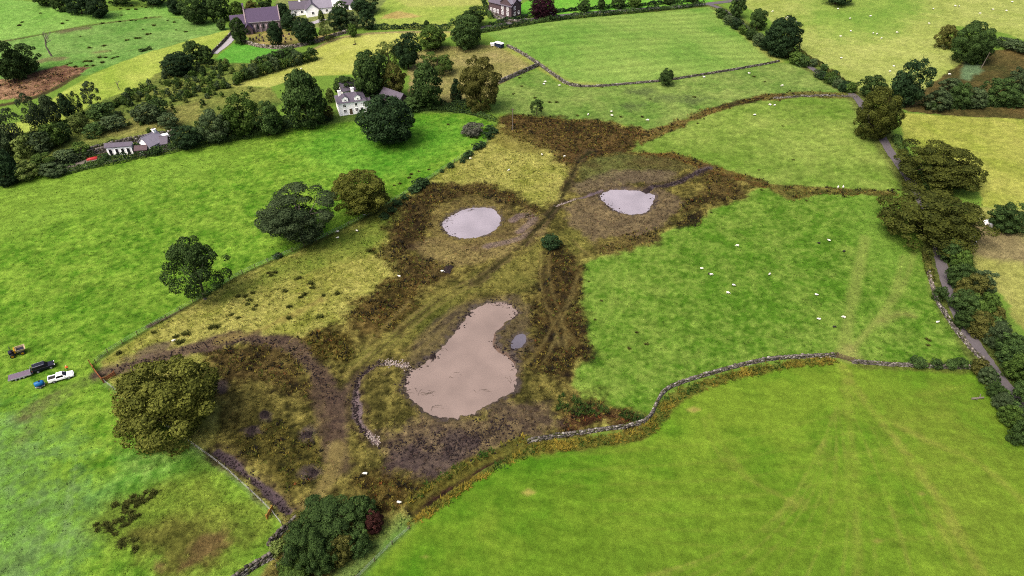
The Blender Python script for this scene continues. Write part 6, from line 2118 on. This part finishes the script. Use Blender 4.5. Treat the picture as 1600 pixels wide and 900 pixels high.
flock('white sheep grazing in the pale field at the upper right', 'sheep in the pale upper right field', [(1207, 19), (1309, 15), (1328, 30), (1360, 26), (1329, 50), (1313, 58), (1370, 54), (1364, 53), (1401, 52), (1377, 61), (1451, 38), (1458, 15), (1492, 10), (1498, 11), (1551, 16), (1531, 22), (1572, 18), (1581, 4), (1243, 35), (1248, 55), (1231, 28), (1228, 30), (1390, 113), (1396, 105), (1483, 117), (1314, 92)], s=.78)
flock('white sheep on the pasture between hayfield wall and brown rushes', 'sheep below the hayfield', [(852, 129), (850, 133), (874, 135), (919, 180), (955, 176), (956, 182), (1012, 189), (1170, 116), (1100, 122), (1222, 135)], s=.78)
flock('white sheep in the pasture left of the uppermost lane oak', 'sheep left of the uppermost lane oak', [(1203, 165), (1210, 166), (1179, 181), (1309, 294), (1317, 294)], s=.78)
flock('white sheep grazing in the middle pasture left of the lane', 'sheep in the middle pasture', [(1152, 385), (1096, 421), (1146, 447), (1111, 430), (1295, 377), (1202, 430), (1137, 459), (1275, 462), (1279, 500), (1318, 497), (1464, 505)])
flock('dark sheep lying in the middle pasture left of the lane', 'dark sheep in the middle pasture', [(1279, 381), (1318, 394), (1303, 512), (1108, 429)], SHD, .62)
flock('white sheep in the yellow field below the churchyard', 'sheep in the yellow field', [(458, 104), (475, 96), (471, 109)], s=.78)
flock('white sheep on the yellow meadow near the oval pale pond', 'sheep on the meadow above the oval pond', [(882, 245), (847, 243), (735, 249), (795, 267)])
flock('white sheep beside the fence under the two meadow oaks', 'sheep under the meadow oaks', [(528, 363), (528, 373), (558, 362), (570, 336)])
flock('white sheep on the rough ground left of the oval pale pond', 'sheep left of the oval pond', [(691, 425), (624, 433)])
flock('white sheep beside the muddy track', 'sheep beside the muddy track', [(272, 534), (253, 572)])
flock('white sheep near the bank below the large pond', 'sheep below the large pond', [(571, 741), (624, 787)])

# ------------------------------------------------------------------ small things
for k, (a, b, s) in enumerate([(1541, 350, 1.0), (1547, 354, .8)]):
    q = G(a, b)
    o = MB().tube((-.75, 0, .62), (.75, 0, .62), .62, .62, 20).build('wrapped_bale', M['wrap'], None, (q[0], q[1], gz(q[0], q[1])), .4 + k, smooth=False, bevel=.08)
    o.scale = (s, s, s)
    tag(o, 'larger pale wrapped bale on the bare ground by the bush' if k == 0 else 'smaller pale wrapped bale in front of the larger one', 'bale')
for k, (a, b, a2, b2) in enumerate([(1509, 378, 1521, 372), (1528, 350, 1532, 338), (1521, 385, 1527, 376)]):
    p0, p1 = G(a, b), G(a2, b2)
    Lh = float(np.linalg.norm(p1[:2] - p0[:2]))
    rt = empty('sheep_hurdle', (p0[0], p0[1], gz(p0[0], p0[1])), math.atan2(p1[1] - p0[1], p1[0] - p0[0]))
    for z in (.15, .4, .65, .95):
        MB().tube((0, 0, z), (Lh, 0, z), .03, .03, 6).build('rail', M['wrap'], rt)
    for x in (0, Lh / 2, Lh):
        MB().tube((x, 0, -.1), (x, 0, 1.05), .035, .035, 6).build('upright', M['wrap'], rt)
    tag(rt, ('pale metal hurdle beside the lane under the lowest oak', 'pale metal hurdle next to the wrapped bales', 'short metal hurdle at the edge of the bare ground')[k], 'hurdle')


def pole(label, px, h, mat='bark_pale', lean=0.0):
    q = G(*px)
    rt = empty('telegraph_pole', (q[0], q[1], gz(q[0], q[1])))
    MB().tube((0, 0, -.5), (lean, 0, h), .14, .1, 8).build('shaft', M[mat], rt)
    MB().box(lean - .7, lean + .7, -.06, .06, h - .5, h - .36).build('crossarm', M['wood'], rt)
    return tag(rt, label, 'pole')


pole('thin telegraph pole in the brown rushes', (801, 204), 7.5)
pole('pale pole leaning beside the round-topped bog tree', (1533, 106), 6.0, lean=.8)
q = G(1528, 624)
o = MB().tube((-1.2, 0, .2), (1.1, .2, .3), .2, .15, 8).tube((.2, .05, .3), (.8, .9, .55), .1, .05, 6).tube((-.5, 0, .3), (-.7, -.7, .6), .08, .04, 6).build('fallen_log', M['bark_pale'], None, (q[0], q[1], gz(q[0], q[1])))
tag(o, 'fallen grey log in the near pasture beside the lane hedge', 'log')
q = G(555, 70)
o = MB().tube((0, 0, 0), (.1, 0, 1.8), .25, .12, 7).tube((-.9, 0, .15), (.9, .3, .35), .16, .08, 6).tube((-.2, -.5, .1), (.4, .6, .4), .14, .06, 6).build('tree_stump', M['bark'], None, (q[0], q[1], gz(q[0], q[1])))
tag(o, 'small broken stump alone in the yellow field', 'stump')


# heaps of dug soil
def heap(label, px, rx, ry, h, seed):
    r = np.random.default_rng(seed)
    q = G(*px)
    nx = 18
    g = np.linspace(-1, 1, nx)
    XX, YY = np.meshgrid(g, g)
    rr_ = np.sqrt(XX ** 2 + YY ** 2)
    zz = np.clip(1 - rr_ ** 1.4, -.25, 1) * h * (1 + .5 * r.normal(size=XX.shape))
    V = np.column_stack([(XX * rx).ravel() + r.normal(0, .04, nx * nx), (YY * ry).ravel(), zz.ravel()])
    i = np.arange(nx * nx).reshape(nx, nx)
    F = np.stack([i[:-1, :-1], i[:-1, 1:], i[1:, 1:], i[1:, :-1]], -1).reshape(-1, 4)
    o = obj('soil_heap', mesh_np('soil_heap', V, F, (M['soil'],)), None, (q[0], q[1], gz(q[0], q[1]) - .02), r.random() * 3)
    tag(o, label, 'soil heap')


heap('dark heap of soil left of the muddy track', (413, 648), 1.0, .8, .6, 1)
heap('purple-brown soil heap right of the dark one', (480, 680), 1.0, 1.2, .5, 2)
heap('soil heap near the light track at the bottom', (488, 738), 1.2, .9, .5, 3)
heap('low soil heap above the dark rush hollow', (393, 672), 1.0, .7, .4, 4)
heap('dark clod of mud on the left bank of the large pond', (676, 556), 1.1, .9, .4, 5)
heap('mud clod on the upper edge of the oval pale pond', (738, 326), 1.6, .6, .3, 6)
heap('spoil heap where the drain enters the right pale pond', (1012, 297), 1.6, 1.0, .5, 7)
heap('soil bank beside the dark round tree hedge corner', (700, 420), 1.6, 1.0, .3, 8)


# stones, clods and twigs too small to pick apart
def rubble(name, label, px, width, n, s0, s1, mat, seed, lift=0.0):
    r = np.random.default_rng(seed)
    p, L_ = resample(smooth_line(W(px), 1), .1)
    i = r.integers(0, len(p), n)
    q = p[i] + r.normal(0, width * .35, (n, 2))
    c0 = np.array([[-1, -1, -1], [1, -1, -1], [1, 1, -1], [-1, 1, -1], [-1, -1, 1], [1, -1, 1], [1, 1, 1], [-1, 1, 1]], float)
    fq = np.array([(3, 2, 1, 0), (4, 5, 6, 7), (0, 1, 5, 4), (1, 2, 6, 5), (2, 3, 7, 6), (3, 0, 4, 7)])
    sz = r.uniform(s0, s1, (n, 1, 1)) * r.uniform(.6, 1.2, (n, 1, 3))
    V = c0[None] * sz * r.uniform(.7, 1.15, (n, 8, 3))
    an = r.uniform(0, 6.28, n)[:, None]
    V = np.stack([V[..., 0] * np.cos(an) - V[..., 1] * np.sin(an), V[..., 0] * np.sin(an) + V[..., 1] * np.cos(an), V[..., 2]], -1)
    z = np.array([max(gz(*a), WL - .05 if lift < 0 else -9) for a in q]) + sz[:, 0, 2] * .5 + max(lift, 0)
    V += np.column_stack([q, z])[:, None, :]
    F = (fq[None] + (np.arange(n) * 8)[:, None, None]).reshape(-1, 4)
    tag(obj(name, mesh_np(name, V.reshape(-1, 3), F, (M[mat],))), label, kind='stuff')


rubble('spoil', 'dark spoil thrown up beside the purple drain', [(338, 708), (365, 727), (400, 755), (430, 781), (448, 800)], 1.8, 160, .04, .13, 'soil', 4)
rubble('spoil', 'dark spoil beside the runnel of the large pond', [(600, 566), (580, 572), (560, 588), (554, 612), (554, 640), (558, 660), (574, 680)], .9, 300, .05, .16, 'soil', 5)
rubble('spoil', 'dark spoil beside the drain of the right pond', [(1018, 291), (1050, 288), (1075, 276), (1108, 262)], 1.2, 260, .06, .2, 'soil', 6)
rubble('spoil', 'churned mud clods on the track from the gate', [(165, 582), (250, 560), (345, 533), (420, 530), (480, 560), (525, 630)], 2.4, 500, .04, .15, 'soil', 7)
rubble('spoil', 'mud clods on the bare bank below the large pond', [(620, 700), (680, 700), (740, 690), (800, 660)], 5.0, 700, .04, .16, 'soil', 8)
rubble('rubble', 'pale rubble at the inlet of the large pond', [(597, 567), (612, 566), (640, 574)], 1.5, 200, .04, .13, 'limestone', 1)
rubble('rubble', 'pale stones at the lower end of the runnel', [(574, 676), (584, 684), (590, 692)], 1.1, 110, .04, .12, 'limestone', 2)
rubble('rubble', 'pale stones in the drain by the right pond', [(868, 321), (885, 316), (900, 311)], .5, 60, .06, .14, 'limestone', 3)
for k, key in enumerate(('big', 'left', 'right', 'puddle')):
    p = np.vstack([POND[key], POND[key][:1]])
    r = np.random.default_rng(40 + k)
    n = 620 if key == 'big' else 130
    if key == 'puddle':
        n = 60
    pp, _ = resample(p, .1)
    i = r.integers(0, len(pp), n)
    clus = (np.sin(i * .031 + k) + np.sin(i * .011 + 2 * k) > .45)
    q = (pp[i] + r.normal(0, .6, (n, 2)))[clus]
    n = len(q)
    sz = r.uniform(.05, .2, n)
    V, F = [], []
    c0 = np.array([[-1, -1, -1], [1, -1, -1], [1, 1, -1], [-1, 1, -1], [-.6, -.6, 1], [.6, -.6, 1], [.6, .6, 1], [-.6, .6, 1]], float)
    fq = np.array([(3, 2, 1, 0), (4, 5, 6, 7), (0, 1, 5, 4), (1, 2, 6, 5), (2, 3, 7, 6), (3, 0, 4, 7)])
    z = np.array([max(gz(*a), WL - .04) for a in q])
    V = c0[None] * sz[:, None, None] * r.uniform(.5, 1.3, (n, 8, 3)) * np.array([1.4, 1, .6]) + np.column_stack([q, z + sz * .2])[:, None, :]
    F = (fq[None] + (np.arange(n) * 8)[:, None, None]).reshape(-1, 4)
    tag(obj('mud_clods', mesh_np('mud_clods', V.reshape(-1, 3), F, (M['soil'],))), 'dark mud clods along the pond edge', kind='stuff')
# twigs and floating weed on the water
r = np.random.default_rng(77)
mb = MB()
for (a, b, n, sp) in [(648, 612, 26, 1.6), (668, 612, 16, 1.2), (800, 592, 10, .9), (755, 608, 8, .8), (690, 545, 10, 1.0), (700, 345, 10, .8), (733, 328, 10, .8), (684, 636, 8, .9), (728, 480, 4, 1.5), (720, 586, 6, 1.2), (786, 476, 6, .8), (800, 575, 6, .7)]:
    c = G(a, b)
    for _ in range(n // 2 + 1):
        x, y = c[0] + r.normal(0, sp), c[1] + r.normal(0, sp * .5)
        an = r.normal(0, .6)
        l_ = r.uniform(.2, .7)
        mb.tube((x - math.cos(an) * l_, y - math.sin(an) * l_, WL + .01), (x + math.cos(an) * l_, y + math.sin(an) * l_, WL + .03), .03, .02, 4)
tag(mb.build('debris', M['bark']), 'floating twigs on the pond water', kind='stuff')
